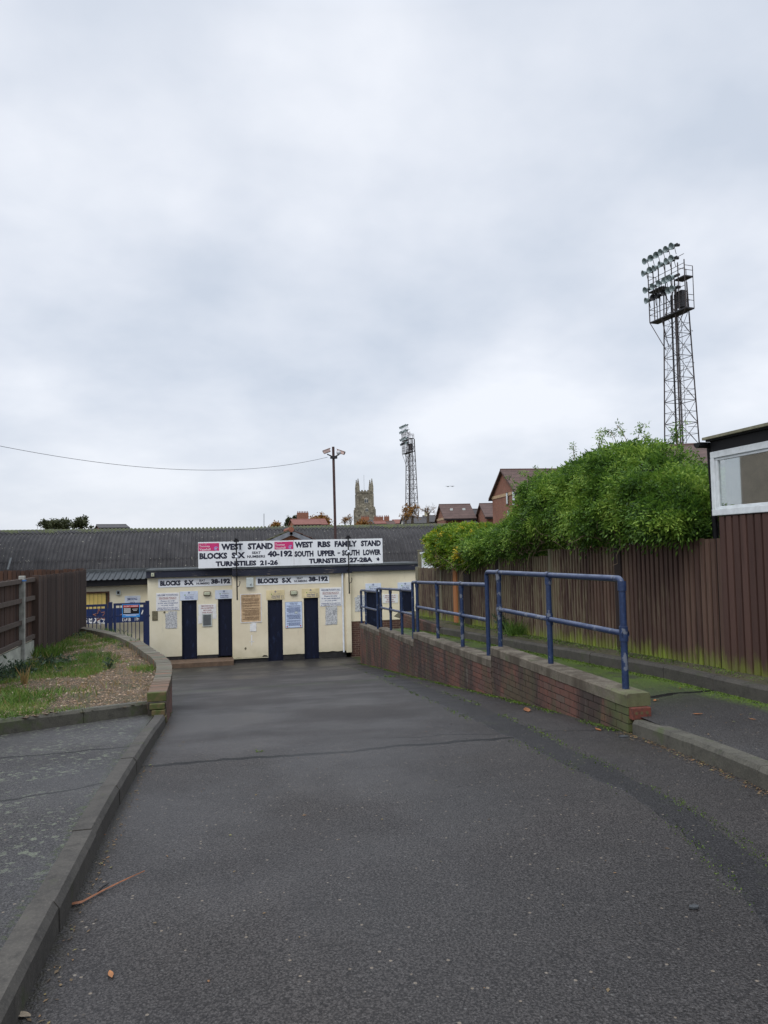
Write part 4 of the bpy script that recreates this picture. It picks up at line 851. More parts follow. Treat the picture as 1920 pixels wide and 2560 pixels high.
# ------------------------------------------------------------------ corrugated barrel roof shed
bn = empty('barrel_roof_shed', (-5, 31, -2.3), 'long shed with a dark corrugated barrel roof edged with moss', 'shed')
CY, CZ, RB = 31.0, -.97, 3.4
def corr(x0, x1, a0, a1, r, pitch=.146, na=16, amp=.034):
    mb = MB(); n = int((x1-x0)/pitch*6); xs = [x0+(x1-x0)*i/n for i in range(n+1)]; V = []
    for k in range(na+1):
        a = a0+(a1-a0)*k/na
        for xx in xs:
            rr = r+amp*math.cos(2*PI*xx/pitch)+(.012*math.sin(xx*3.1)*0); V.append((xx, CY-math.cos(a)*rr, CZ+math.sin(a)*rr))
    m_ = n+1; mb.add(V, [(k*m_+i, k*m_+i+1, (k+1)*m_+i+1, (k+1)*m_+i) for k in range(na) for i in range(n)]); return mb
R_ = math.radians
for a0, a1, r in ((10, 42, RB), (41, 74, RB+.0), (73, 110, RB+.0), (109, 170, RB)):
    tier = corr(-24, 11.5, R_(a0), R_(a1), r+(.02 if a0 == 10 else 0)-(.0 if a0 != 41 else -.035)+(.055 if a0 == 73 else 0)); tier.build('roof_sheet', BARN, bn, smooth=True)
MB().box(-24, 11.4, CY-3.28, CY-3.1, -2.35, -.3).box(-24, 11.4, CY+3.1, CY+3.28, -2.35, -.3).build('wall', CREAM, bn)
for xx in (-23.9, 11.3):
    P_ = [(xx, CY-math.cos(R_(a))*3.32, CZ+math.sin(R_(a))*3.32) for a in range(0, 181, 12)]+[(xx, CY+3.3, -2.35), (xx, CY-3.3, -2.35)]; MB().prism(P_, (.1, 0, 0)).build('end_wall', CREAM, bn)
# pale slip of flashing on the roof at the far left
q0, q1 = on(1, 22, 1423, 28.0), on(1, 30, 1394, 28.4); MB().obox((q0+q1)/2+Vector((0, -.12, 0)), (.03, 0, 0), (0, .01, 0), ((q1-q0)/2)).build('flashing', FLASH, bn)

# small brick gable behind the boards
gb = empty('roof_gable', (2.33, 26.6, .97), 'small brick gable with mossy tiled roof behind the white boards', 'gable')
ap = on(1, 727, 1326, 26.6); el = on(1, 668, 1353, 26.6); er = on(1, 786, 1350, 26.6); gx_, gz_ = ap.x, ap.z
dzz = (ap.z-el.z)/(ap.x-el.x); zb = .97; hwd = (gz_-zb)/dzz
MB().prism([(gx_-hwd*.9, 26.62, zb), (gx_+hwd*.9, 26.62, zb), (gx_, 26.62, gz_-.12)], (0, 1.5, 0)).build('wall', HBR2, gb)
for sg, mm in ((-1, TILEM), (1, TILE)):
    n_ = Vector((sg*dzz, 0, 1)).normalized(); a = Vector((gx_, 26.45, gz_)); b = Vector((gx_+sg*hwd*1.02, 26.45, zb-.02))
    rf = MB(); 
    for k in range(9):
        u0, u1 = k/9, (k+1)/9+.03; p, q = a.lerp(b, u0), a.lerp(b, min(1, u1)); 
        rf.hexa([p, q+n_*.0, q+Vector((0, 2.4, 0)), p+Vector((0, 2.4, 0))], [p+n_*.02, q+n_*.055, q+n_*.055+Vector((0, 2.4, 0)), p+n_*.02+Vector((0, 2.4, 0))])
    rf.build('roof', mm, gb)
    MB().hexa([a-n_*.01, b-n_*.01, b-n_*.01+Vector((0, .03, 0)), a-n_*.01+Vector((0, .03, 0))][::1], [a-n_*.16+Vector((0, .0, 0)), b-n_*.16, b-n_*.16+Vector((0, .03, 0)), a-n_*.16+Vector((0, .03, 0))]).build('bargeboard', plain('grey_bargeboard', (.20, .21, .23), .8, .3, 6), gb)
MB().tube([(gx_, 26.42, gz_+.03), (gx_, 28.6, gz_+.03)], .10, 8).build('ridge_tile', plain('terracotta_ridge', (.28, .10, .06), .8, .3, 6), gb)

# ------------------------------------------------------------------ annex on the left with gates
YA = 27.0
def A(px, py): return on(1, px, py, YA)
an = empty('annex_building', (-3.6, YA, -2.3), 'low cream annex with metal roof and yellow shutter behind the gates', 'annex')
ax1 = A(366, 1500).x; ax0 = -9.0; zt_ = A(290, 1463).z
sh0, sh1 = A(213-60, 1484), A(270, 1510)
wx0, wx1, wz1, wz0 = sh0.x, sh1.x, A(240, 1483).z, A(240, 1515).z-.3
MB().box(ax0, wx0-.05, YA, YA+.2, -2.35, zt_+.1).box(wx1+.05, ax1+.3, YA, YA+.2, -2.35, zt_+.1).box(wx0-.05, wx1+.05, YA, YA+.2, wz1+.04, zt_+.1).box(wx0-.05, wx1+.05, YA, YA+.2, -2.35, wz0).build('wall', CREAM2, an)
sh = MB(); nsl = int((wx1-wx0)/.13)
for k in range(nsl): sh.box(wx0+k*.13, wx0+k*.13+.118, YA+.05, YA+.075, wz0, wz1)
sh.build('shutter', YEL, an); MB().box(wx0, wx1, YA+.08, YA+.1, wz0, wz1).build('shutter_backing', BROWNH, an)
MB().box(wx0-.05, wx1+.05, YA-.03, YA+.1, wz1, wz1+.05).box(wx1, wx1+.05, YA-.03, YA+.1, wz0, wz1).build('shutter_frame', plain('brown_frame', (.10, .04, .02), .6, .2), an)
fz0, fz1 = on(1, 290, 1464, YA-.25).z, on(1, 290, 1449, YA-.25).z
MB().box(ax0, ax1+.3, YA-.28, YA-.22, fz0, fz1).build('fascia', BLK, an); MB().box(ax0, ax1+.3, YA-.22, YA, fz0+.01, fz0+.03).build('soffit', BLK, an)
zr1 = on(1, 290, 1427, 27.7).z; rf = MB(); V = []; xs = []; xx = ax0
prof = [(0, 0), (.10, 0), (.125, .03), (.155, .03), (.18, 0)]
while xx < ax1+.3:
    for dx, dz in prof[:4]: xs.append((xx+dx, dz))
    xx += .18
for yy_, zz_ in ((YA-.36, fz1+.0), (27.75, zr1)):
    for x_, dz in xs: V.append((x_, yy_, zz_+dz))
n_ = len(xs); rf.add(V, [(i, i+1, n_+i+1, n_+i) for i in range(n_-1)]); rf.build('roof', METR, an)
MB().obox((-3.0, 27.72, zr1+.02), (1.9, .0, .0), (0, .1, 0), (0, 0, .05)).build('flashing', FLASH, an)
q = [A(291, 1476), A(302, 1487)]
o = empty('wall_speaker', (q[0].x, YA, q[1].z), 'small grey framed speaker on the annex wall', 'speaker'); MB().box(q[0].x, q[1].x, YA-.07, YA-.001, q[1].z, q[0].z).build('housing', PALEBOX, o, bevel=.01); MB().box(q[0].x+.03, q[1].x-.03, YA-.076, YA-.0705, q[1].z+.03, q[0].z-.03).build('grille', BLK, o)
q = [A(312, 1490), A(351, 1512)]
o, yf = board('smoking_sign', q[0].x, q[1].x, q[1].z, q[0].z, YA, SIGNB, 'bluish white SMOKING AREA sign above the gates'); f_ = lambda *a: fr(q[0].x, q[1].x, q[1].z, q[0].z, *a); text_mb([('SMOKING', *f_(.16, .80, .52, .78)), ('AREA', *f_(.3, .68, .12, .36))], yf, off=.02).build('lettering', INKB, o)
YN = 25.6
q = [on(1, 170, 1522, 26.6), on(1, 369, 1516, 26.6)]; bz0 = on(1, 290, 1557, 26.6).z; bz1 = on(1, 290, 1520, 26.6).z
bx0, bx1 = q[0].x, LX(-2.44)*26.6/25.9
o = empty('banner', ((bx0+bx1)/2, 26.6, bz0), 'navy radio banner with white lettering and copper stars behind the gates', 'banner')
MB().box(bx0, bx1, 26.6, 26.62, bz0, bz1).build('sheet', NAVP, o); MB().tube([(bx0, 26.65, -2.3), (bx0, 26.65, bz1)], .03, 8).tube([(bx1-.05, 26.65, -2.3), (bx1-.05, 26.65, bz1)], .03, 8).build('support', DSTEEL, o)
def bx(px): return on(1, px, 1530, 26.6).x
text_mb([('essex', bx(181), bx(250), on(1, 220, 1559, 26.6).z, on(1, 220, 1541, 26.6).z), ('DAB', bx(306), bx(327), on(1, 316, 1553, 26.6).z, on(1, 316, 1545, 26.6).z), ('FM', bx(337), bx(349), on(1, 316, 1553, 26.6).z, on(1, 316, 1545, 26.6).z), ('Online', bx(363), bx(398), on(1, 316, 1554, 26.6).z, on(1, 316, 1545, 26.6).z), ('/1', bx(351), bx(368), on(1, 316, 1540, 26.6).z, on(1, 316, 1526, 26.6).z)], 26.594, off=.02).build('lettering', WHT, o)
def star(cx, cz, r, mat, rot=.2):
    P_ = []
    for k in range(10): a = rot+PI/2+k*PI/5; rr = r if k % 2 == 0 else r*.42; P_.append((cx+rr*math.cos(a), 26.592, cz+rr*math.sin(a)))
    st_ = MB()
    for k in range(10): st_.tube([P_[k], P_[(k+1) % 10]], .012, 4)
    st_.build('star_outline', mat, o)
star(bx(250), on(1, 250, 1538, 26.6).z, .22, COPPER); star(bx(254), on(1, 254, 1553, 26.6).z, .13, WHT); star(bx(312), on(1, 312, 1536, 26.6).z, .16, COPPER, .5)
# gates
YG = 24.6
def Gp(px, py): return on(1, px, py, YG)
def gate(pxs, ztop, lab, grp, slope=0):
    x0, x1 = pxs; o = empty('steel_gate', (x1, YG, zr(YG)), lab, 'gate', grp); zb = zr(YG)+.08
    MB().box(x0, x0+.07, YG-.03, YG+.03, zb, ztop).box(x1-.07, x1, YG-.03, YG+.03, zb, ztop).box(x0+.07, x1-.07, YG-.028, YG+.028, ztop-.07, ztop).box(x0+.07, x1-.07, YG-.028, YG+.028, zb, zb+.06).box(x0+.07, x1-.07, YG-.026, YG+.026, ztop-.42, ztop-.37).build('gate_frame', GATE, o)
    b_ = MB(); n = int((x1-x0-.14)/.125)
    for k in range(1, n+1): xx = x0+.07+(x1-x0-.14)*k/(n+1); b_.box(xx-.011, xx+.011, YG-.012, YG+.012, zb+.06, ztop-.07)
    b_.build('bars', GATE, o); return o
gz = Gp(330, 1507).z
gA, gB, gC, gD = Gp(184, 1515).x, Gp(268, 1510).x, Gp(284, 1510).x, Gp(364, 1510).x
gate((gA-.6, gB), Gp(240, 1511).z, 'blue steel gate leaf nearest the board fence', 'blue gate leaves'); gate((gC, gD), gz, 'blue steel gate leaf carrying the security warning sign', 'blue gate leaves')
for pxx, lab in ((276, 'thick blue gate post between the two gate leaves'), (368.5, 'blue gate post against the cream wall corner')):
    X = Gp(pxx, 1510).x; o = empty('gate_post', (X, YG, zr(YG)), lab, 'gate post'); MB().box(X-.055, X+.055, YG-.05, YG+.05, zr(YG)-.1, gz+.03).build('post', GATE, o, bevel=.004); MB().box(X-.06, X+.06, YG-.06, YG+.06, gz+.03, gz+.045).build('cap', GATE, o)
    MB().box(X-.02, X+.075, YG-.06, YG-.04, gz-.45, gz-.39).build('hinge', GATE, o)
q = [Gp(305.5, 1511), Gp(350, 1542)]; x0, x1, z1, z0 = q[0].x, q[1].x, q[0].z, q[1].z
o, yf = board('security_sign', x0, x1, z0, z1, YG-.03, SKYB, 'blue and black SECURITY WARNING sign fixed to the gate', th=.01); f_ = lambda *a: fr(x0, x1, z0, z1, *a)
bars([f_(.04, .96, .26, .96)], yf).build('dark_field', BLK, o); bars([f_(.07, .93, .76, .93)], yf-.001).build('red_band', REDP, o)
text_mb([('SECURITY WARNING', *f_(.1, .9, .79, .9))], yf-.002, off=.01).build('lettering', WHT, o); bars([f_(.1, .48, .66-.075*k, .695-.075*k) for k in range(5)]+[f_(.58, .88, .60, .63), f_(.62, .84, .50, .53), f_(.06, .94, .20, .23), f_(.2, .8, .12, .15)], yf-.002).build('small_print', WHT, o)

# ------------------------------------------------------------------ fences
def boards_y(mb, x, y0, y1, z0f, z1f, pitch, wdt, th, face):
    y = y0
    while y < y1-.02:
        a = min(y+wdt, y1); j = rnd.uniform(-.003, .003); jz = rnd.uniform(-.012, .012)
        za, zb_ = z0f(y), z1f(y)+jz; xs_ = (x+j, x+j+th*face); xs_ = (min(xs_), max(xs_))
        mb.box(xs_[0], xs_[1], y+rnd.uniform(0, .004), a, za, zb_); y += pitch
    return mb
# left: rail side panels, board side panels, and the return behind
XF = -3.24
lf = empty('board_fence', (XF, 14.3, -.3), 'dark close-board timber fence turning its boards to the planter', 'fence')
for y0, y1 in ((14.32, 15.86), (15.88, 17.44), (17.46, 19.05)):
    boards_y(MB(), XF, y0, y1, lambda y: -.42, lambda y: 1.13, .092, .062, .022, 1).build('board_panel', WOODL, lf); MB().box(XF-.03, XF-.002, y0, y1, -.5, 1.10).build('backing_board', WOODB, lf)
MB().box(XF-.06, XF+.05, 14.22, 14.32, -.45, 1.15).build('corner_post', WOODL, lf); MB().box(XF-.08, XF+.02, 19.05, 19.14, -.45, 1.15).build('corner_post', WOODL, lf)
rfz = lambda y: bedz(-3.2, y)
ib = empty('panel_fence', (XF, 12, -.2), 'reddish timber fence showing its rails between concrete posts', 'fence')
yy = 14.2; npan = 0
yp = on(0, 57, 1500, XF).y
for (y0, y1) in ((yp+.04, 14.2), (yp-1.86, yp-.04), (yp-3.76, yp-1.94)):
    boards_y(MB(), XF-.05, y0, y1, lambda y: .02, lambda y: 1.12, .10, .088, .018, -1).build('board_panel', WOODI, ib)
    MB().box(XF-.085, XF-.072, y0, y1, .02, 1.1).build('backing_board', WOODB, ib)
    rr = MB()
    for zc in (.08, .40, .76, 1.08): rr.box(XF-.048, XF+.0, y0, y1, zc-.035, zc+.035)
    rr.build('rail', RAILW, ib); MB().box(XF-.06, XF-.02, y0, y1, -.32, .01).build('gravel_board', GBOARD, ib)
    MB().box(XF-.06, XF+.035, y0-.08, y0, -.5, 1.17).build('post', CPOST, ib, bevel=.012)
MB().tube([(XF-.01, yp, 1.08), (XF-.01, yp, 1.10)], .066, 8).build('post_strap', plain('blue_tie', (.03, .16, .45), .5, .1), ib)
rt = empty('rear_fence', (-8, 19.2, -.4), 'brown close-board fence showing only its top behind the rail fence', 'fence')
mb = MB(); xx = -16.
while xx < XF-.1: mb.box(xx, xx+.085, 19.16, 19.18, -.5, 1.16+rnd.uniform(-.012, .012)); xx += .095
mb.build('board_panel', WOODI, rt); MB().box(-16, XF-.1, 19.185, 19.2, -.5, 1.12).build('backing_board', WOODB, rt)

# right fence: stepped panels over the kerb
XR = 5.58
rf_ = empty('garden_fence', (XR, 14, -.2), 'long mossy slatted timber fence stepping down beside the ramp path', 'fence')
zbf = lambda y: -.0395*y+.36
def yR(px): return on(0, px, 1500, XR).y
PN = [(yR(1812), yR(1562), 1.53), (yR(1545), yR(1385), 1.45), (yR(1380), yR(1258), 1.30), (yR(1246), yR(1181), 1.17), (yR(1164), yR(1108), 1.05), (yR(1102), yR(1049), .95)]
for i, (y0, y1, zt) in enumerate(PN):
    zt2 = zt-.03*(y1-y0)*.5
    boards_y(MB(), XR, y0, y1, lambda y: zbf(y)-.04, lambda y: zt-.02*(y-y0), .105 if i < 1 else .098, .068 if i < 1 else .060, .024, -1).build('board_panel', WOODR, rf_)
    MB().hexa([(XR+.001, y0, zbf(y0)-.1), (XR+.022, y0, zbf(y0)-.1), (XR+.022, y1, zbf(y1)-.1), (XR+.001, y1, zbf(y1)-.1)], [(XR+.001, y0, zt-.04), (XR+.022, y0, zt-.04), (XR+.022, y1, zt-.04-.02*(y1-y0)), (XR+.001, y1, zt-.04-.02*(y1-y0))]).build('backing_board', WOODB, rf_)
def fpost(px0, px1, zt, mat, thick=.03, lab=None):
    a, b = yR(px1), yR(px0); a, b = min(a, b), max(a, b); po = MB().box(XR-.04-thick*.3, XR+.06, a, b, zbf(a)-.1, zt).build('post', mat, rf_)
    if lab: po['label'] = lab
fpost(1562, 1546, 1.55, WOODD); fpost(1385, 1380, 1.42, WOODP); fpost(1258, 1254, 1.26, WOODP); fpost(1253, 1246, 1.3, WOODD); fpost(1180, 1165, 1.15, WOODD); fpost(1147, 1139, 1.08, WOODO, .06, 'bright orange replaced post'); fpost(1108, 1105, 1.02, WOODP); fpost(1050, 1044, .93, WOODP)
# brick retaining wall where the kerb ends
mb = MB(); y = 17.35
rt2 = empty('retaining_wall', (5.15, 19, -.9), 'low crumbling brick retaining wall between path and far fence', 'brick wall')
MB().box(5.135, 5.30, 17.32, 21.4, -1.3, -.44).build('mortar_core', MORTAR, rt2)
for ln in range(11):
    y = 17.32+(.11 if ln % 2 else 0)
    while y < 21.3: mb.box(5.125+rnd.uniform(-.003, .004), 5.22, y, y+.212, -.435-.075*ln-.065, -.435-.075*ln); y += .225
mb.build('brickwork', BRICK, rt2)
# grey post and white shed beyond the fence end
q0, q1 = on(1, 1046, 1377, 23.5), on(1, 1055, 1416, 23.5)
o = empty('tall_post', (q0.x, 23.5, -1), 'weathered grey timber post between shed and corrugated roof', 'post'); MB().box(q0.x, q1.x, 23.5, 23.6, -1.5, q0.z).build('shaft', WOODP, o); MB().box(q0.x-.02, q1.x+.02, 23.48, 23.62, q0.z, q0.z+.03).build('cap', WOODP, o)
q0, q1 = on(1, 1058, 1382, 23.0), on(1, 1150, 1425, 23.0)
o = empty('white_shed', (q0.x, 23, -1), 'small white plank-clad shed peeping out beneath the yellowing bush', 'shed'); mb = MB(); z = .1
while z < q0.z-.05: mb.hexa([(q0.x+.02, 22.985, z), (q0.x+2.2, 22.985, z), (q0.x+2.2, 23.1, z), (q0.x+.02, 23.1, z)], [(q0.x+.02, 23.0, z+.115), (q0.x+2.2, 23.0, z+.115), (q0.x+2.2, 23.1, z+.115), (q0.x+.02, 23.1, z+.115)]); z += .118
mb.build('cladding', WPAINT, o); MB().box(q0.x+.02, q0.x+2.2, 23.1, 23.3, .2, q0.z-.05).build('wall', WPAINT, o); MB().box(q0.x-.02, q0.x+2.3, 22.93, 23.35, q0.z-.04, q0.z+.02).build('roof', WPAINT, o)

# ------------------------------------------------------------------ cabin at the right
XC = 5.53
cb_ = empty('timber_cabin', (6.5, 5, .1), 'brown timber-clad cabin with white framed window and black gutter', 'cabin')
ye = on(0, 1799, 1300, XC).y-.0
yw = on(0, 1785, 1250, XC).y
wzb = on(0, 1850, 1283, XC).z; wzt = on(0, 1795, 1128, XC).z
mb = MB(); y = ye-.02; 
while y > -1.5: mb.box(XC-.022, XC, y-.085, y, zbf(6)-.12, wzb-.02); mb.box(XC-.002, XC+.012, y-.12, y-.08, zbf(6)-.12, wzb-.03); y -= .115
mb.build('cladding', CLAD, cb_); MB().box(XC+.012, XC+.10, -1.5, ye, -.1, wzb-.02).build('wall', WOODB, cb_)
MB().box(XC+.1, 9, ye-.1, ye-.0, -.1, 2.5).build('end_wall', CLAD, cb_)
fr_o = MB(); Y1 = yw
fr_o.box(XC-.035, XC+.05, 1.0, Y1, wzb-.01, wzb+.065).box(XC-.03, XC+.05, 1.0, Y1, wzt-.075, wzt).box(XC-.032, XC+.05, Y1-.06, Y1, wzb+.065, wzt-.075)
wf = fr_o.build('window', WPAINT, cb_, bevel=.006)
MB().box(XC-.012, XC+.03, 1.0, Y1-.062, wzt-.105, wzt-.077).box(XC-.012, XC+.03, 1.0, Y1-.062, wzb+.067, wzb+.095).box(XC-.012, XC+.03, Y1-.10, Y1-.062, wzb+.0955, wzt-.1055).box(XC-.012, XC+.03, 5.0, 5.05, wzb+.096, wzt-.106).build('sash', WPAINT, wf, bevel=.004)
MB().box(XC+.008, XC+.013, 1.0, Y1-.10, wzb+.096, wzt-.106).build('pane', GLASS, wf)
MB().box(6.5, 6.55, -1.4, ye-.12, .2, wzt+.1).build('inner_wall', BEIGE, cb_)
rz = wzt+.005
MB().box(XC-.03, XC+.12, -1.5, yw-.02, rz, rz+.115).build('fascia', BLK, cb_); 
MB().box(XC-.11, 9.2, -1.5, yw+.02, rz+.135, rz+.165).build('roof', plain('lichened_roof_edge', (.22, .21, .14), .8, .3, 12), cb_); MB().box(XC-.07, 9.2, -1.5, yw+.01, rz+.116, rz+.134).build('roof_deck', BLK, cb_)
gt = MB(); GZ = rz+.085
for i in range(2): pass
V = []; n_ = 9
for xe in (XC-.14, 9.1):
    for k in range(n_): a = PI+PI*k/(n_-1); V.append((xe, yw+.075+.06*math.cos(a), GZ+.062*math.sin(a)+.03))
gt.add(V, [(i, i+1, n_+i+1, n_+i) for i in range(n_-1)]+[tuple(range(n_)), tuple(range(n_, 2*n_))[::-1]]); gt.build('gutter', BLK, cb_)
MB().tube([(XC+.04, yw+.09, GZ-.02), (XC+.13, yw+.17, 1.5), (XC+.13, yw+.17, .2)], .034, 12).build('downpipe', BLK, cb_, smooth='auto')

# ------------------------------------------------------------------ climber over the fence
def prof_y(tab): # pixel outline -> (world y, z) on the plane x = 6.1
    out = [on(0, a, b, 5.8) for a, b in tab]; out.sort(key=lambda p: p.y); return [p.y for p in out], [p.z for p in out]
TOPY, TOPZ = prof_y([(1070, 1345), (1082, 1312), (1110, 1305), (1150, 1303), (1209, 1306), (1225, 1284), (1240, 1276), (1262, 1286), (1291, 1268), (1310, 1246), (1322, 1232), (1338, 1202), (1369, 1178), (1416, 1160), (1460, 1150), (1500, 1128), (1550, 1110), (1601, 1105), (1652, 1122), (1700, 1132), (1728, 1136), (1753, 1165), (1775, 1195), (1800, 1240)])
BOTY, BOTZ = prof_y([(1078, 1380), (1103, 1412), (1150, 1405), (1197, 1415), (1240, 1392), (1300, 1378), (1353, 1380), (1400, 1345), (1440, 1340), (1480, 1352), (1526, 1360), (1550, 1355), (1627, 1340), (1728, 1332), (1800, 1308)])
def zt(y): return float(np.interp(y, TOPY, TOPZ)-np.interp(y, [7.4, 8.4, 9.8, 12.2, 13.0, 15.2, 16.5], [.42, .30, .08, .12, .42, .42, .14]))
def zb2(y): return float(np.interp(y, BOTY, BOTZ))
YMIN, YMAX = TOPY[0], TOPY[-1]
def sprigs(centers, dirs, L, nleaf, lw, ll, rs):
    """pinnate sprigs: leaflets in pairs along a drooping rachis"""
    n = len(centers); D = unit(dirs); side = unit(np.cross(D, rs.randn(n, 3))); up = np.cross(D, side)
    P, DD, UU_, LL, WW = [], [], [], [], []
    for k in range(nleaf):
        t = (k//2+1)/((nleaf+1)//2+.5); sg = 1 if k % 2 else -1
        if k == nleaf-1: dl = D+0*side; t = 1
        else: dl = unit(D*.55+side*sg*.9+rs.randn(n, 3)*.12)
        base = centers+D*(L[:, None]*t)+np.array([0, 0, -1.])*(L[:, None]*t*t*.35)
        P.append(base); DD.append(unit(dl+np.array([0, 0, -.25]))); UU_.append(unit(np.cross(dl, up+rs.randn(n, 3)*.25))); LL.append(ll*rs.uniform(.75, 1.2, n)); WW.append(lw*rs.uniform(.8, 1.2, n))
    return map(np.concatenate, (P, DD, UU_, LL, WW))
def climber(name, ya, yb, nsp, mat, lab, rs, ll, lw, seed, L0, dens_in=.25, xmid=6.1, hw=.85):
    o = empty(name, (6.2, (ya+yb)/2, zbf((ya+yb)/2)), lab, 'climbing shrub'); C, Dr = [], []
    while len(C) < nsp:
        y = ya+(yb-ya)*rs.rand(); a, b = zb2(y), zt(y)
        if b-a < .1: continue
        ph = rs.rand()*2*PI; cz, hh = (a+b)/2, (b-a)/2
        lump = 1+.20*mnoise.noise(Vector((y*1.1, math.cos(ph)*1.3+seed, math.sin(ph)*1.3)))+.24*mnoise.noise(Vector((y*3.1, math.cos(ph)*3, math.sin(ph)*3+seed)))
        cp, sp_ = math.cos(ph), math.sin(ph); k = (abs(cp)**2.4+abs(sp_)**2.4)**(-1/2.4)
        r = (1-.45*rs.rand()**2.2 if rs.rand() > dens_in else rs.rand()*.8)*lump
        fade = min(1, (y-ya+.05)/.35, (yb-y+.05)/.35)**.5
        x = xmid+hw*k*cp*r*fade-.18*max(0, -sp_); z = cz+hh*k*sp_*min(1.03, r)
        gap = mnoise.noise(Vector((y*2.3, z*2.6, seed+4)))
        if gap < -.18 and rs.rand() < .72: continue
        if z < a+.22 and 9.8 < y < 15 and rs.rand() < .6*(1-(z-a)/.22)+.15: continue
        if cp > .3 and rs.rand() < .65: continue       # the far side is hidden: sparser
        C.append((x, y, z)); Dr.append((cp*1.0+rs.randn()*.6, rs.randn()*.7, sp_*.9+.1+rs.randn()*.45))
    C, Dr = np.array(C), np.array(Dr); L = rs.uniform(.7, 1.25, len(C))*L0
    P, D, U, LL, WW = sprigs(C, Dr, L, 9, lw, ll, rs); faces_obj('foliage', P, D, U, LL, WW, mat, o)
    tw = MB()
    for k in range(130):
        y = max(ya, 9.4)+(yb-max(ya, 9.4))*rs.rand(); a = zb2(y)-.08; x = 5.36+rs.rand()*.3; p = Vector((x, y, a-.02+rs.rand()*.1)); pts = [p]; d = Vector((rs.randn()*.3-.1, rs.randn()*.9, rs.rand()*.9+.1)).normalized()
        for q in range(5): d = (d+Vector((rs.randn()*.3, rs.randn()*.35, rs.randn()*.3+.05))).normalized(); p = p+d*.13; pts.append(p)
        tw.tube(pts, [.009, .008, .007, .006, .004, .002], 5)
    for k in range(10):
        y = ya+(yb-ya)*(k+.5)/10; p = Vector((6.1, y, zbf(y)-.05)); tw.tube([p, p+Vector((.06, .05, (zb2(y)-p.z)*.6)), p+Vector((rs.randn()*.15, rs.randn()*.2, zb2(y)-p.z+.5))], [.035, .03, .015], 6)
    tw.build('branches', TWIG, o)
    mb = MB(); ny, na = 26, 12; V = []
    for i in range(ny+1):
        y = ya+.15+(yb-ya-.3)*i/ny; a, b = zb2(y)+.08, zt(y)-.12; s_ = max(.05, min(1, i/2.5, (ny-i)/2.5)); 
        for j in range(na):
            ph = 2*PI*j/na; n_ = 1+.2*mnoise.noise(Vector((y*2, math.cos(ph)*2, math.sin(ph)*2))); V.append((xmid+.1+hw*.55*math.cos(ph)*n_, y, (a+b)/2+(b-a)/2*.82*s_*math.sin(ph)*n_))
    mb.add(V, [(i*na+j, i*na+(j+1) % na, (i+1)*na+(j+1) % na, (i+1)*na+j) for i in range(ny) for j in range(na)]); mb.build('shade_core', plain('shaded_thicket', (.012, .022, .008), .95, .5, 14, bump=.8), o, smooth=True)  # filler core, its near-black green paints the shade inside the bush
    return o
rs = np.random.RandomState(11)
ysplit = on(0, 1262, 1330, 6.1).y
big = climber('climbing_shrub', YMIN-.15, ysplit+.25, 16500, LEAF, 'big deep green leafy climber heaped over the near fence beside the cabin', rs, .068, .023, 3, .19)
sml = climber('climbing_shrub', ysplit-.1, YMAX-1.6, 8000, LEAFY, 'yellowing bush spilling over the far end of the fence', rs, .066, .032, 8, .14)
# long stray shoots against the sky
for o, tab in ((big, [(1545, 1105, 1530, 1070, 1507, 1078), (1570, 1100, 1560, 1080, 1540, 1062), (1590, 1100, 1600, 1070, 1612, 1058), (1612, 1110, 1618, 1090, 1612, 1088), (1672, 1120, 1690, 1085, 1702, 1060), (1690, 1125, 1700, 1095, 1688, 1078), (1640, 1120, 1640, 1105, 1634, 1100), (1440, 1155, 1430, 1125, 1436, 1112), (1500, 1120, 1495, 1100, 1502, 1085), (1338, 1200, 1318, 1185, 1300, 1180), (1365, 1180, 1350, 1168, 1335, 1172), (1310, 1240, 1290, 1215, 1275, 1195)]),):
    C, Dr = [], []; st_ = MB()
    for a, b, c, d, e_, f_ in tab:
        p0, p1, p2 = (on(0, *q, 6.2) for q in ((a, b+12), (c, d), (e_, f_))); pts = [(p0*(1-t)**2+p1*2*t*(1-t)+p2*t*t) for t in np.linspace(0, 1, 9)]; st_.tube(pts, [.006]*8+[.002], 4)
        for k in range(3, 9):
            for q in range(3): C.append(tuple(pts[k]+Vector((rs.randn()*.02, rs.randn()*.03, rs.randn()*.02)))); Dr.append((rs.randn(), rs.randn(), rs.randn()*.7+.1))
    C, Dr = np.array(C), np.array(Dr); P, D, U, LL, WW = sprigs(C, Dr, rs.uniform(.05, .10, len(C)), 5, .018, .05, rs)
    faces_obj('stray_shoots', P, D, U, LL, WW, LEAF, o); st_.build('shoot_stems', TWIG, o)
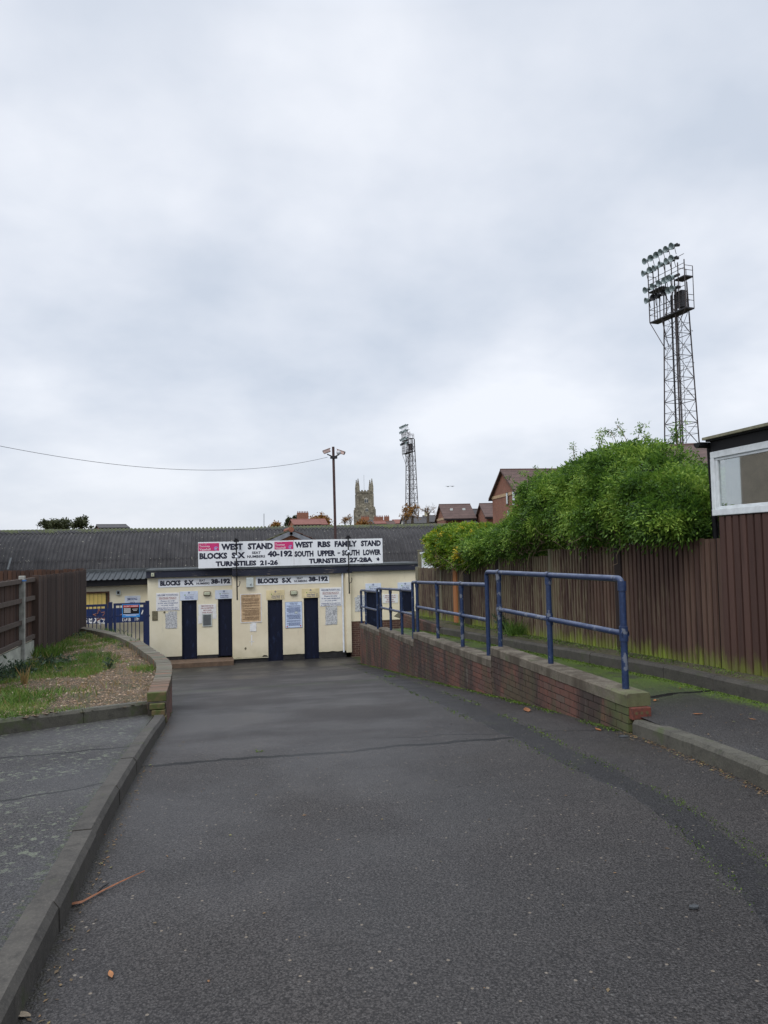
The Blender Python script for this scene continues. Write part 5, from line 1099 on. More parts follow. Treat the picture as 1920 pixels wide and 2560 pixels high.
# two sparrows on the bush
def bird(p, s, lab):
    o = empty('sparrow', p, lab, 'bird', 'birds on the bush'); 
    MB().lathe(p+Vector((-.07*s, 0, .03*s)), (1, .2, .35), [(0, 0), (.02*s, .022*s), (.06*s, .036*s), (.10*s, .030*s), (.125*s, .022*s), (.145*s, .024*s), (.165*s, .014*s), (.185*s, 0)], 10).build('body', plain('sparrow_plumage', (.13, .08, .05), .8, .4, 60), o, smooth=True)
    MB().obox(p+Vector((-.10*s, -.01*s, .015*s)), (.035*s, .008*s, .012*s), (0, .010*s, 0), (0, 0, .003*s)).build('tail', BARK, o)
def perch(px): p = on(0, px, 1110, 6.0); p.z = zt(p.y)+.07; return p
bird(perch(1510), .75, 'small brown bird perched on the bush top, left one'); bird(perch(1531), .62, 'smaller brown bird just right of its neighbour on the bush')
for k, (a, b) in enumerate(((1120, 1216.5), (1131, 1216))):
    p = at(a, b, 200); mb = MB(); 
    mb.obox(p, (.25, 0, 0), (0, .10, 0), (0, 0, .08)); mb.prism([p+Vector((-.1, 0, .05)), p+Vector((.15, 0, .05)), p+Vector((.0, 0, .12)), p+Vector((-.75, 0, .15))], (0, .25, 0)); mb.prism([p+Vector((-.1, .1, .05)), p+Vector((.15, .1, .05)), p+Vector((.75, .1, .1)), p+Vector((.0, .1, .16))], (0, .25, 0))
    tag(mb.build('gull', GREY), ['distant gull gliding, the one nearer the floodlight', 'distant gull gliding, the one nearer the gable house'][k], 'bird', 'gulls in the sky')

# ------------------------------------------------------------------ floodlight towers
E1 = Vector((-.34, .94)); E1.normalize(); E2 = Vector((-E1.y, E1.x)); 
def floodlight(xc, d, lab, zbase=-4.0):
    o = empty('floodlight_tower', cw(xc, d, zbase), lab, 'floodlight tower', 'stadium floodlight towers'); near = d < 100
    e1 = cw(E1.x, E1.y)-cw(0, 0); e2 = cw(E2.x, E2.y)-cw(0, 0); b0 = cw(xc, d, 0); Z = Vector((0, 0, 1))
    def P(a, b, z): return b0+e1*a*(.8 if z > 21.9 and abs(a) > .75 else 1)+e2*b+Z*z
    wz = lambda z: .70+(1.35-.70)*(24.5-z)/28.5; tk = 1.25 if near else 1.6
    mb = MB()
    for sa in (-1, 1):
        for sb in (-1, 1): mb.tube([P(sa*wz(zbase), sb*wz(zbase), zbase), P(sa*wz(25), sb*wz(25), 25)], .052*tk, 6)
    mb.build('legs', STEEL, o)
    mb = MB(); lv = [zbase+i*2.02 for i in range(15)]
    for i in range(14):
        z0, z1 = lv[i], lv[i+1]; a, b = wz(z0), wz(z1)
        for (s0, s1) in (((-1, -1), (1, -1)), ((1, -1), (1, 1)), ((1, 1), (-1, 1)), ((-1, 1), (-1, -1))):
            mid = P((s0[0]+s1[0])/2*(a+b)/2, (s0[1]+s1[1])/2*(a+b)/2, (z0+z1)/2)
            p0, p1 = P(s0[0]*a, s0[1]*a, z0), P(s1[0]*a, s1[1]*a, z0); q0, q1 = P(s0[0]*b, s0[1]*b, z1), P(s1[0]*b, s1[1]*b, z1)
            if i % 2: mb.tube([p0, q1], .022*tk, 4); mb.tube([p1, mid], .018*tk, 4)
            else: mb.tube([p1, q0], .022*tk, 4); mb.tube([p0, mid], .018*tk, 4)
            mb.tube([p0, p1], .024*tk, 4); mb.tube([p0.lerp(q0, .5), p1.lerp(q1, .5)], .014*tk, 4)
    mb.build('bracing', STEEL, o)
    mb = MB()
    for a in (-.18, .18): mb.tube([P(a-.3, -.1, zbase), P(a-.3, -.1, 25)], .018*tk, 4)
    for k in range(int(28/.6)): z = zbase+.6*k; mb.tube([P(-.48, -.1, z), P(-.12, -.1, z)], .010*tk, 4)
    for k in range(8): 
        z = 3+2.9*k; pts = [P(-.9-.35*math.sin(t), -.75*math.cos(t)*.6-.4, z) for t in np.linspace(0, PI, 8)]; mb.tube(pts, .016*tk, 4)
    mb.build('ladder', STEEL, o)
    mb = MB(); mb.tube([P(.35, .3, zbase), P(.3, .25, 24)], .07*tk, 6).tube([P(.05, .1, zbase), P(.05, .1, 24)], .045*tk, 6); mb.build('cable_duct', DSTEEL, o)
    # head: frame set in front of the mast
    FB = 1.0; H0, H1 = 22.0, 27.2; a0, a1 = -2.9, 2.95
    mb = MB()
    for a in (-2.9, -1.9, -.9, .1, 1.2, 2.1, 2.95):
        top = 26.3 if a < -1.5 else H1-.3
        mb.tube([P(a, FB, H0), P(a, FB, top)], .042*tk, 5)
        if a in (-2.9, -1.9, 2.95): mb.tube([P(a, FB-.9, H0), P(a, FB-.9, top-.5)], .030*tk, 5); mb.tube([P(a, FB, top-.5), P(a, FB-.9, top-.5)], .022*tk, 4)
    for z in (22.7, 23.2, 24.0, 25.6, 26.0, 26.8): mb.tube([P(a0, FB, z), P(a1, FB, z)], .022*tk, 4)
    for z in (22.7, 23.2, 25.4): mb.tube([P(a0, FB-.9, z), P(a0, FB, z)], .022*tk, 4); mb.tube([P(a1, FB-.9, z), P(a1, FB, z)], .022*tk, 4)
    mb.tube([P(a1, FB, H0), P(.7, .7, 19.0)], .03*tk, 5); mb.tube([P(2.1, FB-.9, H0), P(.7, .4, 19.3)], .028*tk, 5); mb.tube([P(1.0, FB, H0), P(.7, .7, 20.4)], .026*tk, 5); mb.tube([P(a0, FB, H0), P(-.7, .7, 20.6)], .028*tk, 5)
    mb.build('head_frame', STEEL, o)
    for z, aa, ab in ((H0, a0, a1), (24.85, .6, 2.95), (24.85, -2.9, -1.3)): MB().obox((P(aa, FB-.45, z)+P(ab, FB-.45, z))/2, (P(ab, 0, z)-P(aa, 0, z))/2, e2*.48, (0, 0, .06)).build('platform', DSTEEL, o)
    MB().obox(P(-1.6, FB-.5, 23.1), e1*.33, e2*.25, (0, 0, .75)).build('control_box', DSTEEL, o)
    rows = [(24.1, [2.75, 1.75, .75, -.05, -.8, -1.5]), (25.15, [2.9, 1.7, .5, -.2, -.8, -1.4]), (26.75, [2.95, 2.0, 1.1, .1, -.7, -1.6]), (27.85, [2.7, 1.8, .85, .0, -.85, -1.75])]
    for ri, (z, aas) in enumerate(rows):
        off = .22+(.12*(ri >= 2)); MB().tube([P(min(aas)-.5, FB+off*.6, z), P(max(aas)+.2, FB+off*.6, z)], .09*tk, 6).build('lamp_rail', DSTEEL, o)
        st_ = MB()
        for a in aas: st_.tube([P(a, FB, z-.75), P(a, FB+off*.6, z)], .025*tk, 4)
        st_.build('struts', STEEL, o)
        for k, a in enumerate(aas):
            rr = random.Random(ri*10+k); ax = (e2*1.0+e1*rr.uniform(-.35, .35)+Z*rr.uniform(-.42, -.15)).normalized(); c0 = P(a, FB+off*.6, z)
            lp = MB().lathe(c0, ax, [(-.22, .0), (-.22, .13), (-.02, .14), (.0, .15), (.22, .23), (.36, .31), (.36, .295), (.28, .22), (.05, .05), (.05, 0)], 12).build('lamp', LAMPM if not (ri == 0 and k in (1, 2, 3)) else DSTEEL, o, smooth='auto')
            if near: MB().lathe(c0-ax*.22, -ax, [(0, .13), (.34, .13), (.34, 0)], 8).build('ballast', DSTEEL, lp)
    return o
floodlight((1712-960)/1850*66.5, 66.5, 'tall lattice floodlight tower rising behind the green climber'); floodlight((1030-960)/1850*160, 160, 'smaller distant lattice floodlight tower beyond the corrugated roof')
floodlight((-66), 72, 'lattice floodlight tower out to the left, mirrored in the cabin window')
# thin whip aerial beside the big tower
b0 = at(1672, 955, 66); MB_ = MB().tube([at(1672, 962, 66), at(1670, 950, 66), at(1668, 870, 66)], .012, 4); f0 = [q for q in COL.objects if q.name == 'floodlight_tower'][0]
MB_.build('aerial', STEEL, f0)

# ------------------------------------------------------------------ church tower
dC = 300
ch = empty('church_tower', cw((911-960)/1850*dC, dC, -5), 'square grey stone church tower with four pinnacles beyond the shed roof', 'church tower')
b0 = cw((911.5-960)/1850*dC, dC, 0); rot = R_(-3); ca, sa = math.cos(rot), math.sin(rot)
def CP(a, b, z): return b0+Vector((a*ca-b*sa, a*sa+b*ca, z))
hz_ = lambda py: 1.5+(1371-py)/1850*dC
h1 = hz_(1226); h2 = hz_(1268); W1, W2 = 3.05, 3.3
def cbox(mb, a0, a1, b0_, b1, z0, z1): mb.hexa([CP(a0, b0_, z0), CP(a1, b0_, z0), CP(a1, b1, z0), CP(a0, b1, z0)], [CP(a0, b0_, z1), CP(a1, b0_, z1), CP(a1, b1, z1), CP(a0, b1, z1)]); return mb
mb = MB(); cbox(mb, -W1, W1, -W1, W1, h2, h1-1.0); cbox(mb, -W2, W2, -W2, W2, -5, h2); cbox(mb, -W1-.15, W1+.15, -W1-.15, W1+.15, h1-1.3, h1-1.0); cbox(mb, -W2-.1, W2+.1, -W2-.1, W2+.1, h2-.4, h2-.1)
mb.build('shaft', STONE, ch)
mb = MB()
for k in range(5):
    a = -W1+.55+k*1.22
    for s_ in (-1, 1): cbox(mb, a-.34, a+.34, s_*W1-.2, s_*W1+.2, h1-.98, h1-.05); cbox(mb, s_*W1-.2, s_*W1+.2, a-.34, a+.34, h1-.98, h1-.06)
for s_ in (-1, 1): cbox(mb, -W1, W1, s_*W1-.17, s_*W1+.17, h1-.99, h1-.55); cbox(mb, s_*W1-.17, s_*W1+.17, -W1+.2, W1-.2, h1-.99, h1-.56)
mb.build('battlement', STONE, ch)
for s1 in (-1, 1):
    for s2 in (-1, 1):
        mb = MB(); cx, cy = s1*(W1-.25), s2*(W1-.25); cbox(mb, cx-.52, cx+.52, cy-.52, cy+.52, h1-1.0, h1+1.4)
        base = [CP(cx+i*.5, cy+j*.5, h1+1.4) for i, j in ((-1,-1),(1,-1),(1,1),(-1,1))]; tp = [CP(cx+i*.10, cy+j*.10, h1+4.6) for i, j in ((-1,-1),(1,-1),(1,1),(-1,1))]; mb.hexa(base, tp)
        for z in (1.9, 2.7, 3.5, 4.3): r = .5-.1*(z-1.4); cbox(mb, cx-r, cx+r, cy-r, cy+r, h1+z, h1+z+.14)
        mb.build('pinnacle', STONE, ch)
        mb = MB(); X, Y_ = s1*W2, s2*W2; cbox(mb, X-.35 if s1 > 0 else X-.75, X+.75 if s1 > 0 else X+.35, Y_-.35, Y_+.35, -5, h2-1.0); cbox(mb, X-.3 if s1 > 0 else X-.45, X+.45 if s1 > 0 else X+.3, Y_-.36, Y_+.36, h2-1.0, h2+.0); cbox(mb, s1*W1-.3, s1*W1+.3, s2*W1-.3, s2*W1+.3, h2, h1-1.4); mb.build('buttress', STONE, ch)
def cwin(a, w_, z0, z1):
    P_ = [(a-w_, z0), (a+w_, z0), (a+w_, z1-w_), (a+w_*.7, z1-w_*.4), (a, z1), (a-w_*.7, z1-w_*.4), (a-w_, z1-w_)]
    f = MB().prism([CP(x_, -W2-.02 if z1 < h2 else -W1-.06, z_) for x_, z_ in P_], CP(0, .15, 0)-CP(0, 0, 0)).build('window', plain('pale_tracery', (.40, .38, .33), .8, .2, 2), ch)
    mb = MB()
    for s_ in (-.5, .5): 
        q = w_*.38; yy_ = (-W2 if z1 < h2 else -W1)-.10
        mb.prism([CP(a+s_*w_+dx, yy_, z_) for dx, z_ in ((-q, z0+.25), (q, z0+.25), (q, z1-w_*1.2), (0, z1-w_*.8), (-q, z1-w_*1.2))], CP(0, .06, 0)-CP(0, 0, 0))
    mb.build('louvre', DGLASS, f)
cwin(.35, .78, hz_(1259), hz_(1245)); cwin(.45, .62, hz_(1280.5), hz_(1270)); cwin(.4, .7, hz_(1309), hz_(1299))
MB().tube([CP(0, 0, h1-1), CP(0, 0, hz_(1187))], .05, 5).build('flagpole', GREY, ch)
MB().tube([CP(0, 0, h1-1.0), CP(0, 0, h1-.9)], .3, 6).build('flagpole_base', STONE, ch)

# ------------------------------------------------------------------ houses
def house(name, near, far, rl_, zb, eave, apex, label, wall=HBR, roof=TILE, band=None, wins=(), front_wins=(), verge=.25, cat='house', chim=None, vents=0):
    """gable end from cam-space point near to far; ridge runs rl_ metres to the right, square to the gable"""
    a, b = cw(*near), cw(*far); o = empty(name, ((a+b)/2).to_tuple()[:2]+(zb,), label, cat); g = (b-a); gl = g.length; g.normalize(); rdir = Vector((g.y, -g.x, 0)) 
    if rdir.dot(R0) < 0: rdir = -rdir
    L_ = abs(rl_); rdir = rdir*(1 if rl_ > 0 else -1); Z = Vector((0, 0, 1))
    mid = (a+b)/2; P_ = [a+Z*zb, b+Z*zb, b+Z*eave, mid+Z*apex, a+Z*eave]
    MB().prism(P_, rdir*L_).build('wall', wall, o)
    sl = (apex-eave)/(gl/2)
    for e_, s_ in ((a, -1), (b, 1)):
        lo = e_+g*s_*.35+Z*(eave-.35*sl); n_ = (Z+(g*s_)*sl*1.0).normalized()
        rf = MB(); q0, q1 = mid+Z*(apex+.02)-rdir*verge, lo-rdir*verge+Z*.02
        rf.hexa([q0, q1, q1+rdir*(L_+2*verge), q0+rdir*(L_+2*verge)], [q0+n_*.14, q1+n_*.14, q1+n_*.14+rdir*(L_+2*verge), q0+n_*.14+rdir*(L_+2*verge)]); rf.build('roof', roof, o)
        MB().obox(lo+rdir*L_/2+Z*.0+g*s_*.06, rdir*(L_/2+verge), g*.05, Z*.07).build('gutter', BLK, o)
    MB().tube([mid+Z*(apex+.14)-rdir*verge, mid+Z*(apex+.14)+rdir*(L_+verge)], .11, 6).build('ridge', roof, o)
    if band: MB().obox(mid+Z*band-rdir*.03, g*gl/2, rdir*.02, Z*.13).build('brick_band', BAND, o)
    for (u, zc, ww, hh) in wins:
        c = a+g*gl*u+Z*zc-rdir*.04; f = MB().obox(c, g*ww/2, rdir*.03, Z*hh/2).build('window', BROWNH, o); MB().obox(c-rdir*.04, g*(ww/2-.09), rdir*.015, Z*(hh/2-.09)).build('pane', PGLASS, f)
    for (u, zc, ww, hh) in front_wins:
        c = a+rdir*u+Z*zc-g*.04; f = MB().obox(c, rdir*ww/2, g*.03, Z*hh/2).build('window', WPAINT, o); MB().obox(c-g*.04-rdir*ww*.25, rdir*(ww/4-.07), g*.015, Z*(hh/2-.09)).obox(c-g*.04+rdir*ww*.25, rdir*(ww/4-.07), g*.015, Z*(hh/2-.09)).build('pane', PGLASS, f)
    for k in range(vents):
        c = (a+mid)/2*1.0; c = a+g*gl*.27+rdir*L_*(.3+.45*k)+Z*(eave+(apex-eave)*.62+.1); MB().obox(c, rdir*.16, g*.10, Z*.14).build('roof_vent', PALEBOX, o)
    if chim: 
        u, w_, h_ = chim; c = mid+rdir*u+Z*(apex+h_/2-.3); cm = MB().obox(c, rdir*w_/2, g*.3, Z*(h_/2+.3)).build('chimney', wall, o); pm = MB()
        npz = max(2, int(w_/.35))
        for k in range(npz): pm.lathe(c+rdir*(-w_/2+w_*(k+.5)/npz)+Z*(h_/2+.3), Z, [(0, .11), (.35, .09), (.35, 0)], 6)
        pm.build('chimney_pot', TILER, cm)
    return o
def zh(px, py, d): return at(px, py, d).z
def xc(px, d): return (px-960)/1850*d
house('gable_house', (xc(1293, 60), 60), (xc(1232, 67), 67), 9, -3, zh(1293, 1229, 60), zh(1259, 1178, 63.5), 'tall red brick gable house with brown tiled roof behind the bush', band=zh(1262, 1238, 63.5), wins=((.08, zh(1288, 1245, 60.6), .75, 1.25), (.34, zh(1264, 1246, 62.4), .55, 1.05), (.30, zh(1264, 1290, 62.4), .6, 1.0)))
house('gable_house', (xc(1114, 85), 85), (xc(1092, 91), 91), 3.3, -3, zh(1114, 1296, 85), zh(1101, 1265, 88), 'low brick house with brown roof and pale window right of the small floodlight', band=zh(1103, 1298, 88), front_wins=((2.6, zh(1160, 1303, 85), 1.0, .7),), vents=2)
house('gable_house', (xc(1217, 80), 80), (xc(1192, 87), 87), 6, -3, zh(1217, 1292, 80), zh(1203, 1263, 83.5), 'partly hidden brick house between the low house and the gable house', vents=1)
house('link_roof', (xc(1186, 88), 88), (xc(1181, 93), 93), 3.2, -3, zh(1186, 1306, 88), zh(1183, 1276, 90), 'dark sloping roof linking the two low brick houses', wall=TILEG, roof=TILEG)
house('bungalow', (xc(1700, 34), 34), (xc(1640, 41), 41), 9, -2, zh(1700, 1165, 34), zh(1665, 1122, 37.5), 'brown tiled roof glimpsed between the climber and the cabin', wall=HBR)
hb = empty('rendered_house', (-13, 24, -.5), 'beige rendered house out to the left, mirrored in the cabin window', 'house'); MB().prism([(-19, 21, -1), (-9.8, 21, -1), (-9.8, 21, 6.6), (-14.4, 21, 9.6), (-19, 21, 6.6)], (0, 5.5, 0)).build('wall', BEIGE, hb)
for sg in (-1, 1): MB().hexa([(-14.4, 20.9, 9.62), (-14.4+sg*4.75, 20.9, 6.5), (-14.4+sg*4.75, 26.8, 6.5), (-14.4, 26.8, 9.62)], [(-14.4, 20.9, 9.75), (-14.4+sg*4.75, 20.9, 6.63), (-14.4+sg*4.75, 26.8, 6.63), (-14.4, 26.8, 9.75)]).build('roof', TILE, hb)
MB().box(-15.2, -13.9, 20.95, 21.0, 3.6, 4.9).build('window', WPAINT, hb); MB().box(-18.9, -9.9, 20.95, 21.0, 3.0, 3.15).build('brick_band', HCREAM, hb)
dd = 140
for (n1, f1, L_, ev, apx, W_, R_m, lab, ch_) in (
    (1010, 1001, 4.0, 1309, 1296, HWHITE, TILEG, 'white gabled cottage with grey roof left of the cream gable', None), (1062, 1056, 2.2, 1305, 1291, HCREAM, TILEG, 'cream gabled house with its chimney beneath the bare tree', (.6, .8, .9)),
    (1078, 1070, 2.6, 1304, 1292, HBR, TILEG, 'dark roofed brick terrace left of the low brick house', None), (900, 892, 3.0, 1310, 1302, HBR2, TILEG, 'dark slate roof just right of the church foot', (1.5, 1.8, .8)),
    (938, 930, 2.4, 1310, 1303, HBR, TILER, 'small roof with a broad red chimney right of the church', (1.2, 2.2, 1.0)), (960, 953, 2.6, 1311, 1304, HBR, TILE, 'brown roof with chimney pots between the church and floodlight', (1.0, 1.3, 1.3)), (985, 979, 2.0, 1309, 1301, HCREAM, TILER, 'cream gable with a low arch left of the white cottage', None)):
    house('distant_house', (xc(n1, dd), dd), (xc(f1, dd+6), dd+6), L_, -4, zh(n1, ev, dd), zh((n1+f1)/2, apx, dd+3), lab, wall=W_, roof=R_m, chim=ch_, cat='house'); dd += 9
house('distant_house', (xc(735, 150), 150), (xc(722, 158), 158), 5.2, -4, zh(735, 1312, 150), zh(728, 1300, 154), 'red tiled house left of the autumn tree with a brick gable', wall=HBR2, roof=TILER)
house('distant_house', (xc(768, 165), 165), (xc(756, 172), 172), 4.4, -4, zh(768, 1312, 165), zh(762, 1299, 168), 'red tiled house with a row of chimney pots by the autumn tree', wall=HBR, roof=TILER, chim=(-.5, 2.6, 1.6))
house('distant_house', (xc(250, 110), 110), (xc(238, 117), 117), 3.9, -4, zh(250, 1321, 110), zh(244, 1314, 113), 'low dark roof beyond the shed at the far left trees', wall=HBR, roof=TILEG)

# ------------------------------------------------------------------ trees behind
def tree(px, ptop, pbot, wpx, d, mat, lab, dens=1500, leaf=.35, bare=False, seed=1, ratio=.8, stem=True, grp=None):
    r = np.random.RandomState(seed); top, bot = at(px, ptop, d), at(px, pbot, d); h = top.z-bot.z; w_ = wpx/1850*d/2; zb = -4
    o = empty('bare_tree' if bare else 'tree', (top.x, top.y, zb), lab, 'tree', grp); c = Vector((top.x, top.y, bot.z))
    br = MB(); br.tube([(c.x, c.y, zb), (c.x, c.y, bot.z+h*.15), (c.x+.1, c.y, bot.z+h*.45)], [.28*w_/2+.1, .18*w_/2+.06, .08*w_/2+.03], 7); br.build('trunk', BARK, o)
    tips = []; bm_ = MB()
    def grow(p, dr, L, rad, lvl):
        q = p+dr*L; m_ = (p+q)/2+Vector(r.randn(3))*L*.06; bm_.tube([p, m_, q], [rad, rad*.8, rad*.6], 4, cap=False); tips.append(q); tips.append(m_)
        if lvl > 0:
            for k in range(3 if lvl > 1 else 4):
                nd = (dr+Vector(r.randn(3))*.62+Vector((0, 0, .12))).normalized(); grow(q if k else m_, nd, L*r.uniform(.6, .85), rad*.6, lvl-1)
    for k in range(7):
        a = 2*PI*k/7+r.rand(); grow(Vector((c.x, c.y, bot.z+h*(.05+.25*r.rand()))), Vector((math.cos(a)*w_*.55/h, math.sin(a)*w_*.55/h, .62)).normalized(), h*.33, .05*h/6+.02, 3 if bare else 2)
    bm_.build('crown' if bare else 'limbs', BARK, o)
    T = np.array([tuple(t) for t in tips])
    # keep the crown within its outline, as clumps round the branch tips
    n = dens; idx = r.randint(0, len(T), n); 
    if not bare:
        cl = np.array([[c.x, c.y, bot.z+h*.5]])+r.randn(26, 3)*np.array([w_*.42, w_*.42, h*.22]); C = cl[r.randint(0, 26, n)]+r.randn(n, 3)*w_*.16
    else: C = T[idx]+r.randn(n, 3)*w_*.05
    D = unit(r.randn(n, 3)); U = unit(np.cross(D, r.randn(n, 3))); faces_obj('foliage', C, D, U, r.uniform(.5, 1.1, n)*leaf, r.uniform(.4, .8, n)*leaf, mat, o)
tree(150, 1299, 1322, 55, 95, OLIVE, 'round olive green tree over the shed roof at the far left, middle of three', 2600, .28, seed=2); tree(204, 1296, 1320, 42, 92, OLIVE, 'olive green tree over the shed roof at the far left, rightmost of three', 2000, .28, seed=3); tree(122, 1303, 1322, 34, 99, OLIVE, 'olive green tree over the shed roof at the far left, leftmost of three', 1500, .28, seed=4)
tree(795, 1289, 1315, 62, 190, AUT, 'orange autumn tree behind the red tiled houses', 2600, .55, seed=5); tree(722, 1291, 1315, 22, 185, OLIVE, 'small dark tree left of the red tiled houses', 900, .5, seed=6); tree(739, 1288, 1312, 18, 186, OLIVE, 'dark rounded tree right above the red tiled houses', 800, .5, seed=7); tree(690, 1307, 1318, 30, 180, AUT, 'low yellowish bush on the skyline left of the red houses', 800, .45, seed=8)
tree(862, 1293, 1316, 24, 170, AUT, 'thin half-bare tree with sparse orange leaves left of the church', 160, .4, True, 9); tree(876, 1287, 1316, 22, 175, AUT, 'slender pale bare tree touching the church', 40, .4, True, 10); tree(905, 1305, 1316, 36, 150, AUT, 'golden bush at the foot of the church', 900, .4, seed=11)
tree(1030, 1262, 1312, 66, 130, AUT, 'broad bare tree with rusty leaves behind the small floodlight', 500, .35, True, 12); tree(1069, 1260, 1302, 54, 132, AUT, 'round leafless tree right of the small floodlight', 60, .35, True, 13); tree(1014, 1280, 1312, 36, 128, AUT, 'smaller bare tree left of the small floodlight', 120, .35, True, 14)
tag(MB().tube([at(660, 1318, 90), at(660, 1284, 90)], .03, 4).build('aerial_pole', DSTEEL), 'thin aerial pole on the skyline left of the red houses', 'aerial')
tag(MB().tube([at(94, 1322, 80), at(94, 1313, 80)], .02, 4).tube([at(90, 1313, 80), at(98, 1313.5, 80)], .016, 4).build('roof_aerial', DSTEEL), 'tiny roof aerial on the skyline at the far left', 'aerial')

tree(-330, 1225, 1440, 210, 19, LEAF, 'leafy green tree beyond the rear fence, mirrored in the cabin window', 5000, .14, seed=21)
# ------------------------------------------------------------------ weeds and litter
def weed(x, y, z, h, n, r, mat, lab, sp=.8, name='weed_clump', lw=.3, shape='diamond', ls=.35, seed=0):
    q = np.random.RandomState(seed+int(abs(x)*100)); o = empty(name, (x, y, z), lab, 'weed', 'weed clumps'); P, D, L = [], [], []
    for k in range(n):
        bx_, by_ = x+q.randn()*r*.3, y+q.randn()*r*.3; d = unit(np.array([[q.randn()*sp, q.randn()*sp, 1.]]))[0]
        if shape == 'blade': P.append((bx_, by_, z)); D.append(d); L.append(h*q.uniform(.5, 1.1))
        else:
            H_ = h*q.uniform(.4, 1.0)
            for t in np.linspace(.25, 1, 6): P.append(tuple(np.array([bx_, by_, z])+d*H_*t)); D.append(unit(q.randn(1, 3)+np.array([[0, 0, .4]]))[0]); L.append(h*ls*q.uniform(.6, 1.2))
    P, D, L = np.array(P), np.array(D), np.array(L); U = unit(np.cross(D, q.randn(len(P), 3))); faces_obj('leaves', P, D, U, L, L*lw, mat, o, shape=shape)
    st_ = MB()
    for k in range(min(6, n)): a = Vector((x+q.randn()*r*.2, y+q.randn()*r*.2, z-.01)); st_.tube([a, a+Vector((q.randn()*.02, q.randn()*.02, h*.6))], .003, 4)
    st_.build('stems', mat, o)
def bg(px, py): p = ground_at(px, py, lambda y: -.28); return p.x, p.y, bedz(p.x, p.y)-.02
for (px, py, h, n, r, mm, sp, shp, lab) in ((45, 1690, .28, 60, .55, WEEDB, .9, 'd', 'broad grey-green weed clump under the rail fence'), (15, 1705, .20, 40, .4, WEEDB, .9, 'd', 'grey-green weed clump at the very left edge of the bed'), (130, 1660, .22, 50, .5, WEEDB, .9, 'd', 'bluish weed clump at the foot of the corner post'), (118, 1640, .26, 200, .45, GRASS, .5, 'b', 'bright grass tuft against the fence corner'), (200, 1590, .16, 30, .3, WEEDB, .7, 'd', 'low weed at the far end of the board fence'),
    (272, 1672, .22, 10, .08, WEEDB, .3, 'd', 'single upright dark weed in the middle of the bed'), (335, 1615, .16, 120, .25, GRASS, .5, 'b', 'grass tuft leaning on the curved wall'), (262, 1580, .14, 150, .5, GRASS, .5, 'b', 'grass tuft at the top of the planter'), (305, 1615, .10, 30, .25, WEEDB, .8, 'd', 'small low weed inside the wall bend'),
    (292, 1592, .12, 140, .4, GRASS, .6, 'b', 'grass tuft by the far coping'), (130, 1755, .13, 260, .7, GRASS, .7, 'b', 'wide grass tuft behind the long kerb'), (60, 1770, .17, 300, .6, GRASS, .7, 'b', 'tall grass tuft behind the kerb at the left edge'), (62, 1720, .30, 14, .06, STRAW, .2, 'b', 'dry straw-coloured stalks near the fence')):
    x, y, z = bg(px, py); weed(x, y, z, h, n, r, mm, lab, sp, shape='blade' if shp == 'b' else 'diamond', lw=.10 if shp == 'b' else .35)
for (px, py, h, n, r, mm, sp, lab) in ((408, 1790, .10, 22, .12, GRASS, .9, 'leafy weed where the kerb meets the curved wall'), (393, 1808, .12, 12, .08, GRASS, .7, 'yellow-green dandelion leaves beside the kerb'), (390, 1825, .06, 10, .08, GRASS, .9, 'small green weed beneath the dandelion'), (422, 1752, .05, 10, .10, GRASS, 1, 'tiny weed at the foot of the curved wall'), (740, 1648, .12, 30, .4, GRASS, .8, 'weed growing under the pale blue notice'), (862, 1640, .10, 24, .3, GRASS, .8, 'weed at the foot of the pilaster'), (975, 1693, .07, 20, .2, GRASS, .9, 'small weed at the foot of the ramp wall'), (650, 1880, .03, 8, .06, GRASS, 1, 'tiny weed in the road crack'), (930, 1830, .001, 2, .01, GRASS, 1, None)):
    if lab is None: continue
    p = ground_at(px, py); weed(p.x, p.y, zr(p.y)-.005, h, n, r, mm, lab, sp, lw=.4, ls=.5)
p = on(0, 1290, 1590, 5.4); weed(5.42, p.y, zbf(p.y)-.03, .32, 260, .45, GRASS, 'bright grass tuft at the foot of the right fence', .6, shape='blade', lw=.05)
p = on(0, 1257, 1570, 5.45); weed(5.47, p.y, zbf(p.y)-.03, .42, 14, .15, WEEDB, 'thin upright weed against the right fence post', .3)
p = on(0, 1566, 1625, 5.5); weed(5.45, p.y, zbf(p.y)-.03, .12, 10, .1, GRASS, 'tiny weed at the dark fence post', .8)
# dead leaves
def dleaf(p, s, lab, mat=DEAD, curl=.3, a=None):
    a = rnd.uniform(0, 6.28) if a is None else a; c_, s_ = math.cos(a), math.sin(a); V = []; N = 6
    for i in range(N+1):
        t = i/N; w_ = .36*s*math.sin(PI*min(1, t*1.05+.02))**.8 if t < 1 else .001; zc = .006+curl*s*((t-.5)**2)*.8
        for sg, up in ((-1, .14), (0, 0), (1, .14)): X, Y_ = (t-.5)*s, sg*w_*.5; V.append((p.x+X*c_-Y_*s_, p.y+X*s_+Y_*c_, p.z+zc+up*s*abs(sg)*w_/s))
    o = MB().add(V, [(i*3+j, i*3+j+1, i*3+3+j+1, i*3+3+j) for i in range(N) for j in range(2)]).build('fallen_leaf', mat, smooth=True); return tag(o, lab, 'leaf', 'fallen leaves on the tarmac')
LB = plain('orange_leaf', (.36, .15, .05), .6, .3, 40)
